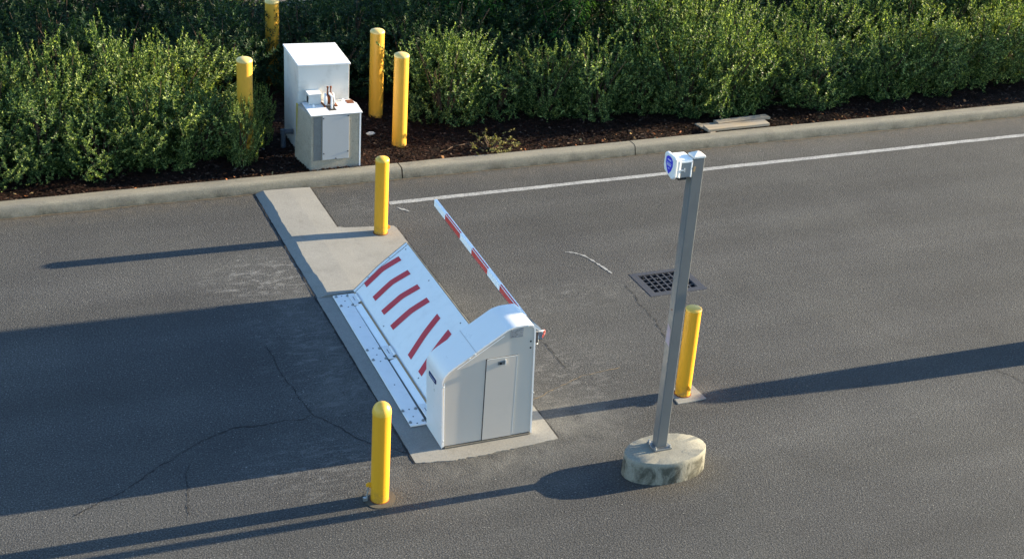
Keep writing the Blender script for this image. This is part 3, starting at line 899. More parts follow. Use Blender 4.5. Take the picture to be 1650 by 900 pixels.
# ------------------------------------------------------------------ round concrete plinth, post, reader
pl = MB(); pcx, pcy = 6.425, 10.295
def lathe_e(mb, cx, cy, prof, ex, ey, n=64, rot=0.0, seed=0, amp=0.0):
    rr = random.Random(seed); vs = []; fs = []
    js = [1+rr.uniform(-amp, amp) for _ in range(n)]
    for (k, z) in prof:
        for i in range(n):
            q = 2*math.pi*i/n
            vs.append((cx+ex*k*math.cos(q)*js[i], cy+ey*k*math.sin(q)*js[i], z+(rr.uniform(-amp, amp)*.5)))
    for k in range(len(prof)-1):
        for i in range(n):
            j = (i+1) % n; fs.append((k*n+i, k*n+j, (k+1)*n+j, (k+1)*n+i))
    fs.append(tuple(range((len(prof)-1)*n, len(prof)*n)))
    mb.add(vs, fs)
lathe_e(pl, pcx, pcy, [(1.0, -.02), (1.0, .03), (.99, .12), (.985, .215), (.975, .232), (.955, .240), (.5, .241)], .442, .262, amp=.006)
tag(pl.build('concrete_plinth', MAT['plinth'], smooth=True, autos=50), 'low oval concrete plinth with mossy dark stains under the steel post', 'plinth')
tp = empty('steel_post', (6.382, 10.345, .241), 'tall square galvanised steel post bolted to the oval concrete plinth', 'post')
px0, px1, py0, py1 = 6.324, 6.438, 10.295, 10.395
m = MB(); m.box(px0, px1, py0, py1, .262, 3.325); m.build('post', MAT['steel'], tp, bevel=.008, seg=3)
m = MB(); m.add([(px0-.004, py0-.004, 3.318), (px1+.004, py0-.004, 3.318), (px1+.004, py1+.004, 3.318), (px0-.004, py1+.004, 3.318),
                 (px0-.004, py0-.004, 3.338), (px1+.004, py0-.004, 3.338), (px1+.004, py1+.004, 3.338), (px0-.004, py1+.004, 3.338), ((px0+px1)/2, (py0+py1)/2, 3.372)],
                [(0,3,2,1),(0,1,5,4),(1,2,6,5),(2,3,7,6),(3,0,4,7),(4,5,8),(5,6,8),(6,7,8),(7,4,8)])
m.build('cap', MAT['trim'], tp, bevel=.004)
m = MB(); m.box(6.285, 6.478, 10.258, 10.435, .242, .262); bp = m.build('foot_plate', MAT['steel'], tp, bevel=.004)
for (x, y) in ((6.302, 10.275), (6.461, 10.275), (6.302, 10.418), (6.461, 10.418)):
    m = MB(); m.cyl((x, y, .262), (x, y, .276), .014, n=6); m.cyl((x, y, .276), (x, y, .292), .007, n=10); m.build('bolt', MAT['chain'], bp)
m = MB(); m.cyl((px0-.002, 10.34, 1.78), (px0+.002, 10.34, 1.78), .009, n=14); m.build('bolt_hole', MAT['rust'], tp)
m = MB(); m.add([(px0-.0015, py0+.012, 1.40), (px0-.0015, py1-.012, 1.42), (px0-.0015, py1-.02, 1.62), (px0-.0015, py0+.02, 1.58)], [(0, 1, 2, 3)])
m.build('faded_sticker', painted('faded_pink_sticker', (.36, .27, .30), .6, .6, 0, .3, 18, (.40, .42, .46)), tp)
# reader box
rb = empty('detector_box', (6.255, 10.375, 3.14), 'small white detector box with blue shield emblem strapped near the post top', 'detector')
m = MB(); m.box(6.195, 6.318, 10.300, 10.468, 3.140, 3.300); body = m.build('body', MAT['steelf'], rb, bevel=.012, seg=3)
m = MB()
# pale gasket frame on the near side
for (x0, x1, z0, z1) in ((6.190, 6.202, 3.145, 3.300), (6.305, 6.317, 3.145, 3.300), (6.190, 6.317, 3.288, 3.304)):
    m.box(x0, x1, 10.292, 10.306, z0, z1)
m.build('frame', MAT['strip'], body, bevel=.003)
m = MB(); m.box(6.192, 6.318, 10.30, 10.470, 3.3005, 3.320); lid = m.build('lid', MAT['strip'], rb, bevel=.006)
m = MB(); m.box(6.215, 6.300, 10.335, 10.450, 3.3205, 3.3225); m.build('lid_panel', MAT['white2'], lid)
hood = MB(); hood.box(6.160, 6.195, 10.285, 10.480, 3.150, 3.320); hood.build('face_rim', MAT['white'], rb, bevel=.012, seg=3)
# face plate on -x side: pointed-bottom plate
def yz_plate(name, pts, x0, x1, mat, par, bev=0):
    m = MB(); n = len(pts)
    vs = [(x0, y, z) for y, z in pts]+[(x1, y, z) for y, z in pts]
    m.add(vs, [tuple(range(n)), tuple(range(2*n-1, n-1, -1))]+[(i, (i+1) % n, (i+1) % n+n, i+n) for i in range(n)])
    return m.build(name, mat, par, bevel=bev)
fpl = yz_plate('face_plate', [(10.280, 3.335), (10.305, 3.350), (10.445, 3.350), (10.475, 3.330), (10.478, 3.215), (10.460, 3.175), (10.330, 3.135), (10.295, 3.140), (10.280, 3.165)], 6.128, 6.159, MAT['white'], rb, .008)
sh = yz_plate('shield_emblem', [(10.318, 3.300), (10.345, 3.322), (10.380, 3.330), (10.415, 3.324), (10.438, 3.306), (10.438, 3.255), (10.415, 3.205), (10.375, 3.165), (10.335, 3.205), (10.316, 3.255)], 6.1255, 6.1285, MAT['blue'], fpl)
m = MB()
for (ya, yb, za, zb) in ((10.345, 10.41, 3.288, 3.300), (10.335, 10.422, 3.262, 3.268), (10.34, 10.355, 3.240, 3.256), (10.362, 10.377, 3.236, 3.256), (10.384, 10.399, 3.236, 3.256), (10.404, 10.416, 3.240, 3.256), (10.362, 10.392, 3.212, 3.220)):
    m.add([(6.125, ya, za), (6.125, yb, za), (6.125, yb, zb), (6.125, ya, zb)], [(0, 1, 2, 3)])
m.build('emblem_print', MAT['pale'], sh)
m = MB(); m.box(6.196, 6.240, 10.284, 10.296, 3.216, 3.226); m.box(6.236, 6.242, 10.284, 10.296, 3.205, 3.237); m.build('buckle', MAT['trim'], body)
m = MB(); m.box(6.200, 6.28, 10.31, 10.46, 3.118, 3.140); m.build('gland', MAT['dark'], body)
m = MB(); m.box(6.330, 6.350, 10.2935, 10.2965, 3.195, 3.24); m.cyl((6.340, 10.288, 3.235), (6.340, 10.296, 3.235), .010, n=12); m.build('strap', MAT['tan'], tp)

# ------------------------------------------------------------------ drain grate
dg = empty('drain_grate', (8.41, 13.94, 0), 'square cast iron storm drain grate sunk in the asphalt behind the post', 'drain grate')
m = MB()
fx0, fx1, fy0, fy1 = 8.02, 8.80, 13.62, 14.24
m.box(fx0, fx1, fy0, gy0+.01, -.05, .004); m.box(fx0, fx1, gy1-.01, fy1, -.05, .004); m.box(fx0, gx0+.01, gy0+.01, gy1-.01, -.05, .004); m.box(gx1-.01, fx1, gy0+.01, gy1-.01, -.05, .004)
m.build('frame', MAT['iron'], dg)
m = MB()
nxb, nyb = 7, 5
for i in range(nxb+1):
    x = gx0+.01+(gx1-gx0-.02)*i/nxb; m.box(x-.010, x+.010, gy0+.01, gy1-.01, -.05, -.004 if i not in (0, nxb) else -.002)
for j in range(nyb+1):
    y = gy0+.01+(gy1-gy0-.02)*j/nyb; m.box(gx0+.01, gx1-.01, y-.008, y+.008, -.047, -.0065)
m.build('grating', MAT['iron'], dg)
m = MB(); m.add([(gx0-.02, gy0-.02, -.05), (gx1+.02, gy0-.02, -.05), (gx1+.02, gy1+.02, -.05), (gx0-.02, gy1+.02, -.05), (gx0-.02, gy0-.02, -.7), (gx1+.02, gy0-.02, -.7), (gx1+.02, gy1+.02, -.7), (gx0-.02, gy1+.02, -.7)],
                [(4,5,6,7),(0,1,5,4),(1,2,6,5),(2,3,7,6),(3,0,4,7)])
m.build('catch_basin', MAT['pit'], dg)

# ------------------------------------------------------------------ motor pedestal and tall cabinet in the bed
mp_ = empty('motor_pedestal', (5.37, 18.4, .06), 'stained concrete pedestal with white steel top and rusty brake wheel at the kerb', 'machine pedestal')
m = MB(); m.add([(5.005, 18.165, .0), (5.700, 18.160, .0), (5.700, 18.66, .0), (4.90, 18.66, .0), (5.020, 18.165, .900), (5.700, 18.160, .900), (5.700, 18.66, .900), (4.93, 18.66, .900)],
                [(0,3,2,1),(4,5,6,7),(0,1,5,4),(1,2,6,5),(2,3,7,6),(3,0,4,7)])
blk = m.build('concrete_block', MAT['block'], mp_, bevel=.012)
m = MB(); m.prism([(5.005, 18.150), (5.735, 18.140), (5.762, 18.50), (5.715, 18.68), (5.02, 18.68)], .901, .914)
tpz = m.build('top_plate', MAT['boxtop'], mp_, bevel=.003)
m = MB(); m.box(5.700+.001, 5.722, 18.155, 18.19, .04, .900); m.build('corner_angle', MAT['boxtop'], mp_)
m = MB(); m.box(5.168, 5.550, 18.146, 18.159, .245, .893); fp_ = m.build('access_panel', painted('grey_white_panel', (.36, .365, .37), .5, .1), mp_, bevel=.002)
for (x, z) in ((5.180, .86), (5.535, .875), (5.185, .34), (5.535, .35), (5.36, .258)):
    m = MB(); m.cyl((x, 18.138, z), (x, 18.146, z), .010, n=10); m.build('screw', MAT['iron'], fp_)
# dark vertical stripe on the block: a thin darker sheet left of the panel
m = MB(); m.box(5.045, 5.155, 18.1575, 18.1605, .24, .885); m.build('dark_patch', concrete_mat('dark_patch_concrete', (.16, .165, .16), .6, 12), blk)
m = MB(); m.box(4.925, 4.945, 18.60, 18.64, .10, .93); m.build('edge_strip', painted('mustard_strip', (.33, .27, .05), .7, .4), blk)
# motor cover
m = MB(); m.box(5.085, 5.262, 18.55, 18.86, .915, 1.065); mc = m.build('motor_cover', MAT['box'], mp_, bevel=.012, seg=3)
m = MB(); m.box(5.080, 5.267, 18.545, 18.865, 1.0655, 1.072); m.build('cover_lid', MAT['boxtop'], mc, bevel=.003)
m = MB(); m.box(5.0825, 5.0845, 18.58, 18.66, .935, 1.03); m.build('side_opening', MAT['dark'], mc)
# rusty brake wheel in a slot
m = MB(); m.box(5.30, 5.41, 18.28, 18.46, .9145, .9165); m.build('slot', MAT['pit'], tpz)
for (xa, xb) in ((5.295, 5.312), (5.405, 5.422)):
    m = MB(); m.cyl((xa, 18.50, 1.005), (xb, 18.50, 1.005), .090, n=28); m.build('wheel_cheek', MAT['boxtop'], mp_, smooth=True, autos=40)
m = MB(); m.cyl((5.3125, 18.50, 1.005), (5.4045, 18.50, 1.005), .070, n=24); hubm = m.build('brake_drum', MAT['rust'], mp_, smooth=True, autos=40)
m = MB(); m.box(5.343, 5.371, 18.345, 18.362, .91, 1.11); m.box(5.343, 5.371, 18.362, 18.50, 1.085, 1.105); m.build('brake_lever', MAT['boxtop'], mp_, bevel=.003)
for x in (5.335, 5.38):
    m = MB(); m.cyl((x, 18.49, 1.07), (x, 18.49, 1.18), .010, n=10); m.cyl((x, 18.49, 1.17), (x, 18.49, 1.195), .015, n=6); m.build('threaded_rod', MAT['rust'], mp_)
for (xa, xb) in ((5.27, 5.29), (5.425, 5.46)):
    m = MB(); m.box(xa, xb, 18.42, 18.61, .9145, .934); m.build('rusty_foot', MAT['rust'], mp_)
m = MB(); m.box(5.47, 5.60, 18.44, 18.64, .9145, .922); m.build('cover_plate', MAT['box'], tpz)
m = MB(); m.box(5.63, 5.73, 18.50, 18.64, .9145, .919); m.build('rust_patch', MAT['rust'], tpz)
m = MB(); m.lathe(5.585, 18.60, [(.022, .9225), (.022, .940), (.012, .952), (.002, .955)], 12); m.build('dome_nut', MAT['boxtop'], tpz, smooth=True)
m = MB(); m.lathe(5.13, 18.47, [(.018, .9145), (.016, .935), (.008, .95), (.002, .952)], 12); m.build('dome_nut', MAT['boxtop'], tpz, smooth=True)

tc = empty('equipment_cabinet', (5.35, 19.15, .06), 'tall plain white steel equipment cabinet with flat lid behind the concrete pedestal', 'cabinet')
m = MB(); m.prism([(4.985, 18.735), (5.702, 18.685), (5.742, 19.555), (5.015, 19.64)], .03, 1.428); m.build('body', MAT['box'], tc, bevel=.004)
m = MB(); m.prism([(4.965, 18.700), (5.690, 18.645), (5.732, 19.510), (4.995, 19.600)], 1.4285, 1.455)
m = MB(); m.prism([(4.972, 18.715), (5.715, 18.662), (5.755, 19.575), (5.002, 19.66)], 1.4285, 1.452); m.build('lid', MAT['boxtop'], tc, bevel=.005)
# side conduit elbow
cp = empty('conduit_elbow', (4.86, 19.05, .05), 'blue grey conduit elbow rising from the bark beside the white cabinet', 'pipe')
pipem = painted('dusty_blue_pipe', (.03, .045, .065), .6, .4)
m = MB(); m.cyl((4.845, 19.05, .05), (4.845, 19.05, .34), .036, n=18); m.cyl((4.845, 19.05, .36), (4.98, 19.02, .355), .036, n=18); m.build('pipe', pipem, cp, smooth=True, autos=50)
m = MB(); m.cyl((4.845, 19.05, .32), (4.845, 19.05, .385), .047, .043, n=18); m.build('coupling', pipem, cp, smooth=True, autos=50)

# ------------------------------------------------------------------ timber boards by the kerb
def board(cx, cy, cz, L, W2, T, rz, tilt, label):
    o = empty('timber_board', (cx, cy, cz), label, 'timber', None, 0)
    m = MB(); m.box(-L/2, L/2, -W2/2, W2/2, -T/2, T/2)
    me = m.build('timber_board', MAT['wood'], None, bevel=.005)
    bpy.data.objects.remove(o)
    me.location = (cx, cy, cz); me.rotation_euler = (tilt, 0, rz)
    return tag(me, label, 'timber')
board(11.85, 18.17, .165, 1.12, .17, .045, .02, .04, 'longest weathered timber board lying along the kerb top, nearest the road')
board(11.35, 18.27, .122, .10, .42, .035, .12, 0, 'short timber cross piece at the left end under the boards')
board(12.10, 18.42, .150, .98, .15, .04, .045, -.03, 'grey timber board lying behind the longest board, against the shrubs')
board(11.62, 18.36, .125, .62, .16, .03, .0, 0, 'thin brown timber board lowest in the stack of boards by the kerb')

# small litter, pebbles
def rock(x, y, z, s, label):
    bm = bmesh.new(); bmesh.ops.create_icosphere(bm, subdivisions=2, radius=s)
    for v in bm.verts: v.co = Vector((v.co.x*1.3, v.co.y*.8, v.co.z*.5))*(1+random.uniform(-.12, .12))
    me = bpy.data.meshes.new('stone'); bm.to_mesh(me); bm.free(); me.materials.append(MAT['stone'])
    o = bpy.data.objects.new('stone', me); COL.objects.link(o); o.location = (x, y, z)
    tag(o, label, 'stone')
rock(6.236, 19.313, .10, .055, 'pale flat stone on the bark between cabinet and yellow bollards')
rock(4.52, 19.08, .10, .045, 'pale small stone on the bark left of the white cabinet')

def scatter(name, n, region, size, mat, kind='stuff', z=.10, flat=.35, avoid=None):
    x0, x1, y0, y1 = region
    V = np.zeros((n*4, 3)); F = []
    cx = rng.uniform(x0, x1, n); cy = rng.uniform(y0, y1, n)
    for i in range(n):
        a = rng.uniform(0, 2*math.pi); l = size*rng.uniform(.5, 1.6); w_ = l*rng.uniform(.25, .6)
        e1 = np.array([math.cos(a), math.sin(a), rng.normal()*.35*flat]); e2 = np.array([-math.sin(a), math.cos(a), rng.normal()*.5*flat])
        c = np.array([cx[i], cy[i], bed_h(cx[i], cy[i])+.012+rng.uniform(0, .02)])
        V[4*i:4*i+4] = [c-e1*l/2-e2*w_/2, c+e1*l/2-e2*w_/2, c+e1*l/2+e2*w_/2, c-e1*l/2+e2*w_/2]
        F.append((4*i, 4*i+1, 4*i+2, 4*i+3))
    me = bpy.data.meshes.new(name); me.from_pydata(V.tolist(), [], F); me.materials.append(mat)
    o = bpy.data.objects.new(name, me); COL.objects.link(o); tag(o, kind=kind)
    return o
o = scatter('bark_mulch', 26000, (3.8, 9.5, 18.06, 21.0), .035, MAT['chip']); tag(o, 'dark brown bark mulch covering the planting bed', 'mulch')
o = scatter('bark_mulch', 16000, (-1, 3.8, 18.06, 18.9), .035, MAT['chip']); tag(o, 'dark bark mulch under the left hedge', 'mulch')
o = scatter('bark_mulch', 24000, (9.5, 18.5, 18.06, 19.2), .035, MAT['chip']); tag(o, 'dark bark mulch in front of the right hedge', 'mulch')
o = scatter('leaf_litter', 420, (6.9, 19, 18.05, 18.45), .045, MAT['litter'], flat=1.0); tag(o, 'orange brown fallen leaves along the back of the kerb', 'leaf litter')
o = scatter('leaf_litter', 60, (-.5, 4.6, 18.05, 18.5), .04, MAT['litter'], flat=1.0); tag(o, 'a few fallen leaves under the left hedge', 'leaf litter')

# loose grit lying on the asphalt
def grit(n, pts, label):
    V = []; F = []
    for i in range(n):
        cx, cy, sx_, sy_ = pts[rng.integers(len(pts))]
        x = cx+rng.normal()*sx_; y = cy+rng.normal()*sy_
        if y > 17.78 or (4.1 < x < 5.66 and 11.0 < y < 17.8): continue
        s_ = rng.uniform(.0015, .0055); b_ = len(V); a = rng.uniform(0, 3.1)
        for k in range(4): V.append((x+s_*math.cos(a+k*1.57)*rng.uniform(.7, 1.2), y+s_*math.sin(a+k*1.57)*rng.uniform(.7, 1.2), .001))
        V.append((x, y, s_*rng.uniform(.7, 1.1)))
        F += [(b_+k, b_+(k+1) % 4, b_+4) for k in range(4)]
    me = bpy.data.meshes.new('road_grit'); me.from_pydata(V, [], F)
    me.materials.append(island_mat('grit_stones', [(0, (.05, .045, .04)), (.5, (.16, .15, .13)), (1, (.36, .34, .30))]))
    o = bpy.data.objects.new('road_grit', me); COL.objects.link(o); tag(o, label, 'grit', None, 'stuff')
grit(1900, [(9, 17.66, 6, .08), (3, 17.66, 3, .08), (5.9, 11.3, .5, .5), (4.9, 10.8, .8, .25), (3.8, 13, .3, 2), (3.6, 10.6, .3, .2), (6.5, 10.1, .6, .35), (7.2, 13, 3, 3), (8.4, 13.9, .5, .4), (3.5, 15.4, .6, .6)],
     'loose pale grit scattered on the asphalt by the kerb, slab and posts')

# ------------------------------------------------------------------ shrubs
def leaves_mesh(name, base, dirs, nor, L, W2, mat, fold=.25):
    n = len(base)
    d = dirs/np.linalg.norm(dirs, axis=1, keepdims=True)
    s = np.cross(d, nor); s /= np.linalg.norm(s, axis=1, keepdims=True)+1e-9
    nn = np.cross(s, d)
    V = np.zeros((n, 4, 3))
    V[:, 0] = base
    mid = base + d*(L*.45)[:, None]
    V[:, 1] = mid + s*(W2*.5)[:, None] + nn*(W2*fold)[:, None]
    V[:, 2] = base + d*L[:, None] - nn*(L*.12)[:, None]
    V[:, 3] = mid - s*(W2*.5)[:, None] + nn*(W2*fold)[:, None]
    V = V.reshape(-1, 3)
    i = np.arange(n)*4
    F = np.concatenate([np.stack([i, i+1, i+2], 1), np.stack([i, i+2, i+3], 1)])
    me = bpy.data.meshes.new(name)
    me.vertices.add(len(V)); me.vertices.foreach_set('co', V.ravel())
    me.loops.add(F.size); me.loops.foreach_set('vertex_index', F.ravel().astype(np.int32))
    me.polygons.add(len(F)); me.polygons.foreach_set('loop_start', (np.arange(len(F))*3).astype(np.int32)); me.polygons.foreach_set('loop_total', np.full(len(F), 3, dtype=np.int32))
    me.update(calc_edges=True); me.validate(); me.materials.append(mat)
    return me

def shrub_meshes(seed, Rr, H, nsh, mat, leafL=.062, leafW=.018, dens=34, shoot=.34):
    g_ = np.random.default_rng(seed)
    base = []; dirs = []; nor = []; LL = []
    ph1, ph2 = g_.uniform(0, 6.28, 2)
    for k in range(nsh):
        phi = g_.uniform(0, 2*np.pi); u = g_.uniform(-.05, 1.0)
        lump = 1+.20*np.sin(3*phi+ph1)+.13*np.sin(5*phi+ph2+2*u)+.13*np.sin(8*u+phi*2)
        cr_ = math.sqrt(max(0, 1-max(u, 0)**2.6))*(.58+.42*min(1, max(0, u)/.55))
        tip = np.array([Rr*lump*cr_*np.cos(phi), Rr*lump*cr_*np.sin(phi), H*(.10+.88*max(u, 0))*(1+.10*(lump-1)*4)+g_.normal()*.03])
        out = np.array([np.cos(phi)*cr_, np.sin(phi)*cr_, .75+.9*max(u, 0)])
        out = out+g_.normal(size=3)*.25; out /= np.linalg.norm(out)
        if g_.random() < .30: tip = tip - out*g_.uniform(.1, .35)
        if g_.random() < .12 and u > .45: tip = tip + out*g_.uniform(.05, .2)
        L = shoot*g_.uniform(.6, 1.25)
        nl = int(dens*L/shoot)
        t = g_.uniform(0, 1, nl)**.75
        curve = np.array([g_.normal()*.06, g_.normal()*.06, .05])
        ax = tip[None]-out[None]*(L*(1-t))[:, None]+curve[None]*((t-1)**2)[:, None]
        a = g_.uniform(0, 2*np.pi, nl)
        e1 = np.cross(out, [0.1, .2, .97]); e1 /= np.linalg.norm(e1); e2 = np.cross(out, e1)
        rad = e1[None]*np.cos(a)[:, None]+e2[None]*np.sin(a)[:, None]
        dd = rad*(1.0-.45*t)[:, None]+out[None]*(.35+.65*t)[:, None]+g_.normal(size=(nl, 3))*.22
        base.append(ax); dirs.append(dd); nor.append(out[None]*1.0-rad*.3+g_.normal(size=(nl, 3))*.35)
        LL.append(leafL*g_.uniform(.65, 1.25, nl)*(1-.25*t))
    base = np.concatenate(base); dirs = np.concatenate(dirs); nor = np.concatenate(nor); LL = np.concatenate(LL)
    base[:, 2] = np.maximum(base[:, 2], .03)
    fol = leaves_mesh('foliage', base, dirs, nor, LL, LL*leafW/leafL, mat)
    m = MB()
    for k in range(9):
        a = g_.uniform(0, 6.28); r1 = Rr*g_.uniform(.2, .75)
        p = Vector((.06*math.cos(a), .06*math.sin(a), -.05)); q = Vector((r1*.45*math.cos(a), r1*.45*math.sin(a), H*.4)); e = Vector((r1*math.cos(a+.2), r1*math.sin(a+.2), H*g_.uniform(.7, .9)))
        m.cyl(p, q, .016, .010, n=6, caps=False); m.cyl(q, e, .010, .004, n=6, caps=False)
    st_ = bpy.data.meshes.new('stem'); st_.from_pydata(m.v, [], m.f); st_.materials.append(MAT['bark'])
    return fol, st_

protoA = [shrub_meshes(100+i, .70+.05*(i % 3), 1.12+.09*(i % 4), 400, MAT['leafA'], .048, .019, 52) for i in range(6)]
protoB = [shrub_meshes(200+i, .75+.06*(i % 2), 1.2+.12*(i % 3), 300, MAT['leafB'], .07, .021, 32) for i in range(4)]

def place(meshes, x, y, sxy, sz, rz, name, label, cat, group, z=.06, part='stem', pf='foliage'):
    t = empty(name, (x, y, z), label, cat, group, rz)
    t.scale = (sxy, sxy, sz)
    for me, nm in zip(meshes, (pf, part)):
        o = bpy.data.objects.new(nm, me); COL.objects.link(o); o.parent = t
    return t

prr = random.Random(42)
def shrub(kind, x, y, s, h, label, group):
    pr_ = protoA if kind == 'A' else protoB
    k = prr.randrange(len(pr_))
    H0 = (1.12+.09*(k % 4)) if kind == 'A' else (1.2+.12*(k % 3))
    return place(pr_[k], x, y, s, h/H0, prr.uniform(0, 6.28), 'shrub', label, 'shrub', group)

ORD = ['first','second','third','fourth','fifth','sixth','seventh','eighth','ninth','tenth','eleventh','twelfth','thirteenth','fourteenth','fifteenth','sixteenth','seventeenth','eighteenth','nineteenth','twentieth','twenty first','twenty second','twenty third','twenty fourth']
def row(kind, pts, look, where, group):
    for i, (x, y, h, s_) in enumerate(sorted(pts)):
        shrub(kind, x, y, s_, h, '%s, %s from left in %s' % (look, ORD[i], where), group)
j_ = lambda a=.06: prr.uniform(-a, a)
row('A', [(x+j_(), y+j_(), h, prr.uniform(.92, 1.08)) for x, y, h in ((-.9,19.15,1.05),(-.05,19.1,1.18),(.8,19.0,.92),(1.6,19.05,1.22),(2.35,18.98,.98),(3.0,19.1,1.25),(3.6,19.25,1.0))],
    'pale green leafy shrub', 'front row left of white cabinet', 'front shrubs left of the white cabinet')
row('A', [(4.17, 18.70, .95, .46), (4.45, 19.30, .95, .45)], 'small leafy shrub round the left bollard', 'its pair', 'shrubs at the left bollard')
row('A', [(x+j_(), y+j_(), h, prr.uniform(.9, 1.1)) for x, y, h in ((-.6,20.1,1.15),(.3,20.0,1.25),(1.1,20.05,1.4),(1.9,19.95,1.55),(2.7,20.05,1.6),(3.45,20.2,1.35),(4.0,20.7,1.15))],
    'taller sunlit shrub', 'second row left of white cabinet', 'second row shrubs left of the white cabinet')
row('A', [(x+j_(), y+j_(.05)-(.36 if x > 10.5 else .22 if x > 9.5 else .05), h, s_*prr.uniform(1.0, 1.1)) for x, y, h, s_ in ((7.60,19.75,1.35,.95),(8.45,19.85,.85,.85),(9.2,19.7,1.12,.92),(10.0,19.6,1.28,.98),(10.75,19.75,1.0,.9),(11.45,19.5,1.5,1.02),(12.25,19.45,1.55,1.0),(13.05,19.6,1.0,.9),(13.8,19.45,1.25,1.0),
    (14.6,19.65,.95,.9),(15.35,19.5,1.25,1.0),(16.1,19.6,1.3,1.0),(16.9,19.7,1.15,1.0),(17.8,19.8,1.25,1.0),(18.6,19.9,1.2,1.0))],
    'willow leaved sunlit shrub', 'front row right of bollards', 'front shrubs right of the bollards')
row('A', [(7.95,20.55,1.1,.9),(11.2,20.4,1.5,1.0),(12.0,20.45,1.65,1.0),(12.9,20.4,1.4,1.0),(13.8,20.5,1.2,1.0),(14.8,20.6,1.35,1.0),(15.8,20.6,1.25,1.0),(16.8,20.7,1.45,1.0),(17.8,20.8,1.3,1.0),(18.9,20.9,1.4,1.0)],
    'taller sunlit shrub', 'second row right of bollards', 'second row shrubs right of the bollards')
row('A', [(20.4, 18.40, 2.7, .62), (20.9, 18.75, 2.5, .6), (21.6, 18.45, 2.6, .62), (22.4, 18.6, 2.5, .62)], 'unseen tall shrub added for its shade', 'the group past the right end of the bed', 'added shade shrubs past the right end')  # out of view, added to shade the kerb and the hedge front
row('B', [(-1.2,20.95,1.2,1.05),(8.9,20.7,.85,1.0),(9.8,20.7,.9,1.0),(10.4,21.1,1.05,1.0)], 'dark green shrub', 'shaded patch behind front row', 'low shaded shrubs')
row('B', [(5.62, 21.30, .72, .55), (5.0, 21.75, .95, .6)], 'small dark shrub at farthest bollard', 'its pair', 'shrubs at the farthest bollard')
for jj, y0 in enumerate([21.3, 22.2, 23.1, 24.0, 24.8]):
    x = -1.5+.45*(jj % 2); acc = {}
    while x < 21+.6*jj:
        xx = x+prr.uniform(-.15, .15); yy = y0+prr.uniform(-.18, .18)
        x += .98
        if jj == 0 and 4.6 < xx < 6.1: continue
        if abs(xx-6.55) < .62 and yy > 23.7: continue
        h = prr.uniform(.95, 1.45)
        if jj == 4: h = prr.uniform(1.1, 1.5)
        if xx > 13.3: h += .15
        if 4.4 < xx < 9.5 and jj > 1: h = prr.uniform(.8, 1.1)
        if xx > 16: h = prr.uniform(1.1, 1.75)
        if 13.3 < xx < 16 and jj < 3: h = prr.uniform(.95, 1.2)
        side = 'left of farthest bollard' if xx < 5.4 else ('between bollards and cedars' if xx < 10 else ('right of cedars' if xx < 16 else 'toward right edge'))
        acc.setdefault(side, []).append((xx, yy, h, prr.uniform(1.0, 1.15)))
    for side, pts in acc.items():
        rn = ['first rear row', 'second rear row', 'third rear row', 'fourth rear row', 'backmost row'][jj]
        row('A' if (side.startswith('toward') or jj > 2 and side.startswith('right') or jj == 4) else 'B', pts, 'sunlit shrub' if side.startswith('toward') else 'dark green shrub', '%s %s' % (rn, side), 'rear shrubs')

# dry little bush and straggling twig by the kerb
dry = shrub_meshes(301, .30, .30, 60, MAT['leafD'], .035, .016, 16, .14)
place(dry, 7.78, 18.36, 1.35, .85, 0, 'dry_bush', 'small yellow brown half dry bush growing by the kerb', 'bush', None)
tw = MB(); P = [(7.0, 18.33, .10), (7.2, 18.40, .16), (7.42, 18.43, .17), (7.6, 18.37, .13)]
for a, b in zip(P[:-1], P[1:]): tw.cyl(a, b, .006, .005, n=6)
tag(tw.build('twig', MAT['bark'], smooth=True), 'thin bare twig arching over the bark beside the small dry bush', 'twig')

# ------------------------------------------------------------------ cedars
def cedar_meshes(seed, H, Rr, nb=130):
    g_ = np.random.default_rng(seed)
    base = []; dirs = []; nor = []; LL = []
    br = MB(); br.cyl((0, 0, -.1), (0, 0, H*.96), .085, .012, n=10)
    for k in range(nb):
        z = H*(.05+.93*(k+.5)/nb); a = k*2.399+g_.normal()*.3
        L = Rr*(1-((z/H)**1.3))*g_.uniform(.75, 1.15)+.12
        out = np.array([np.cos(a), np.sin(a), 0.]); side = np.array([-np.sin(a), np.cos(a), 0.])
        e = np.array([0, 0, z])+out*L+np.array([0, 0, -.12*L]); mid = np.array([0, 0, z])+out*L*.5+np.array([0, 0, .10*L])
        br.cyl((0, 0, z), tuple(mid), .014, .009, n=5, caps=False); br.cyl(tuple(mid), tuple(e), .009, .003, n=5, caps=False)
        for t in np.linspace(.25, 1.0, 9):
            p = (1-t)**2*np.array([0, 0, z])+2*t*(1-t)*mid+t*t*e
            for sgn in (-1, 1):
                sl = .26*(1.15-.6*t)*g_.uniform(.7, 1.2)
                d = out*.75+side*sgn*.75+np.array([0, 0, -.25])+g_.normal(size=3)*.12; d /= np.linalg.norm(d)
                nl = 14; tt = g_.uniform(0, 1, nl)
                base.append(p[None]+d[None]*(sl*tt)[:, None]+np.array([0, 0, -1.])[None]*(.05*tt**2)[:, None])
                s2 = np.cross(d, [0, 0, 1.])
                sg = np.where(g_.random(nl) < .5, -1, 1)[:, None]
                dirs.append(d[None]*.8+s2[None]*sg*.6+np.array([0, 0, -.25])[None]+g_.normal(size=(nl, 3))*.1)
                nor.append(np.array([0, 0, 1.])[None]+g_.normal(size=(nl, 3))*.25)
                LL.append(.07*g_.uniform(.7, 1.25, nl))
    base = np.concatenate(base); dirs = np.concatenate(dirs); nor = np.concatenate(nor); LL = np.concatenate(LL)
    fol = leaves_mesh('crown', base, dirs, nor, LL, LL*.24, MAT['leafC'])
    bmesh_ = bpy.data.meshes.new('trunk'); bmesh_.from_pydata(br.v, [], br.f); bmesh_.materials.append(MAT['bark'])
    return fol, bmesh_
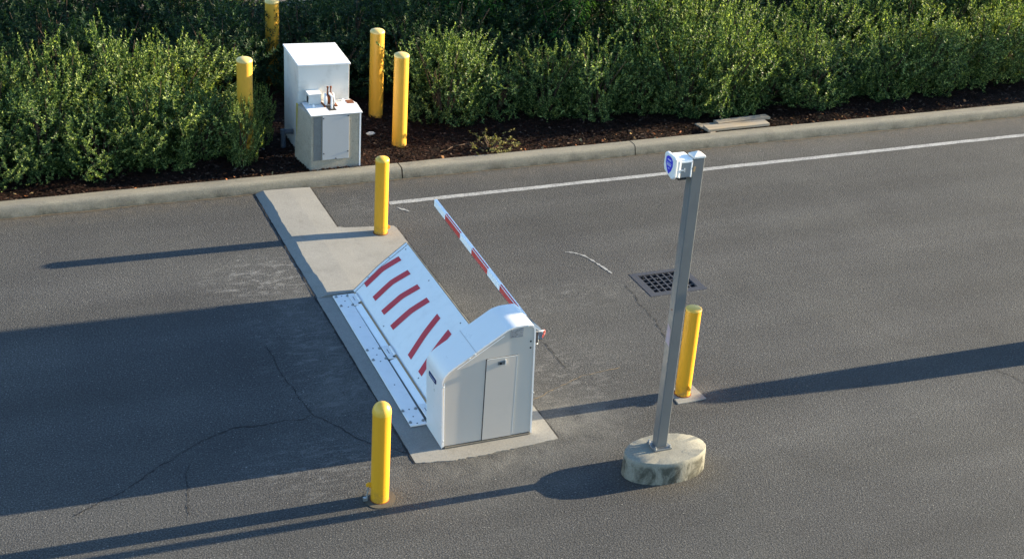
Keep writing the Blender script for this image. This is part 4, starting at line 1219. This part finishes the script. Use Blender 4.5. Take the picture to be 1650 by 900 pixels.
ced = [cedar_meshes(401, 4.2, 1.25), cedar_meshes(402, 3.6, 1.1)]
for (x, y, k, s, lab) in ((10.9, 21.75, 0, 1.0, 'dark green cedar directly behind the front hedge, nearest the road of the three'),
                          (12.9, 22.9, 1, 1.1, 'dark green cedar farthest right of the three behind the hedge'),
                          (9.6, 23.3, 1, 1.15, 'dark green cedar farthest left of the three behind the hedge')):
    place(ced[k], x, y, s, s, x, 'cedar_tree', lab, 'tree', 'cedars behind the hedge', part='trunk', pf='crown')

# thin white pole behind the farthest bollard
m = MB(); m.cyl((6.555, 25.25, .05), (6.555, 25.25, 1.6), .03, n=14); m.lathe(6.555, 25.25, [(.03, 1.6), (.03, 1.61), (.002, 1.63)], 14)
tag(m.build('marker_pole', MAT['trim'], smooth=True, autos=40), 'thin white pole rising behind the farthest bollard', 'pole')

# ------------------------------------------------------------------ unseen things added right of the view to throw the long shadows
pd = empty('shadow_pedestal', (13.0, 11.10, 0), 'unseen round topped pedestal shaped to cast the strip shadow, right of the view', 'pedestal')  # unseen caster shaped from its strip shadow; the pedestal form is invented
m = MB(); pts = [(10.85, .0), (11.35, .0)] + [(11.32, .9), (11.30, 1.2)] + [(11.16+.14*math.cos(a), 1.28+.14*math.sin(a)) for a in [i*math.pi/10 for i in range(0, 11)]] + [(11.0, 1.2), (10.90, .8)]
n = len(pts); vs = [(12.85, y, z) for y, z in pts]+[(13.15, y, z) for y, z in pts]
m.add(vs, [tuple(range(n)), tuple(range(2*n-1, n-1, -1))]+[(i, (i+1) % n, (i+1) % n+n, i+n) for i in range(n)])
m.build('housing', MAT['white'], pd)
m = MB(); m.box(12.84, 12.849, 11.02, 11.24, .95, 1.2); m.build('front_inset', MAT['dark'], pd)
og = empty('shadow_gantry', (14, 14.3, 0), 'unseen gantry with blank panel added to cast the wide barrier shadow, right of the view', 'shadow caster')  # invented out of view, panel sized to lengthen the wedge's shadow
GX = 14.0
def zeq(x): return (GX-x)/3.9
def yof(y, x): return y-.0336*(GX-x)
m = MB(); m.box(GX, GX+.05, yof(11.60, 1.9), yof(14.81, 1.9), zeq(3.25), zeq(-.05)); m.build('panel', MAT['cabside'], og)
m = MB()
m.box(GX+.06, GX+.18, 5.9, yof(14.76, 1), zeq(-.75), zeq(-1.3)); m.build('beam', MAT['steel'], og)
m = MB()
for y in (11.5, 12.8, 14.0): m.box(GX+.06, GX+.10, y-.02, y+.02, zeq(2.9), zeq(-.8))
m.build('hangers', MAT['steel'], og)
m = MB(); m.box(GX+.04, GX+.20, 5.72, 5.90, 0, zeq(-1.3)); m.build('column', MAT['steel'], og)
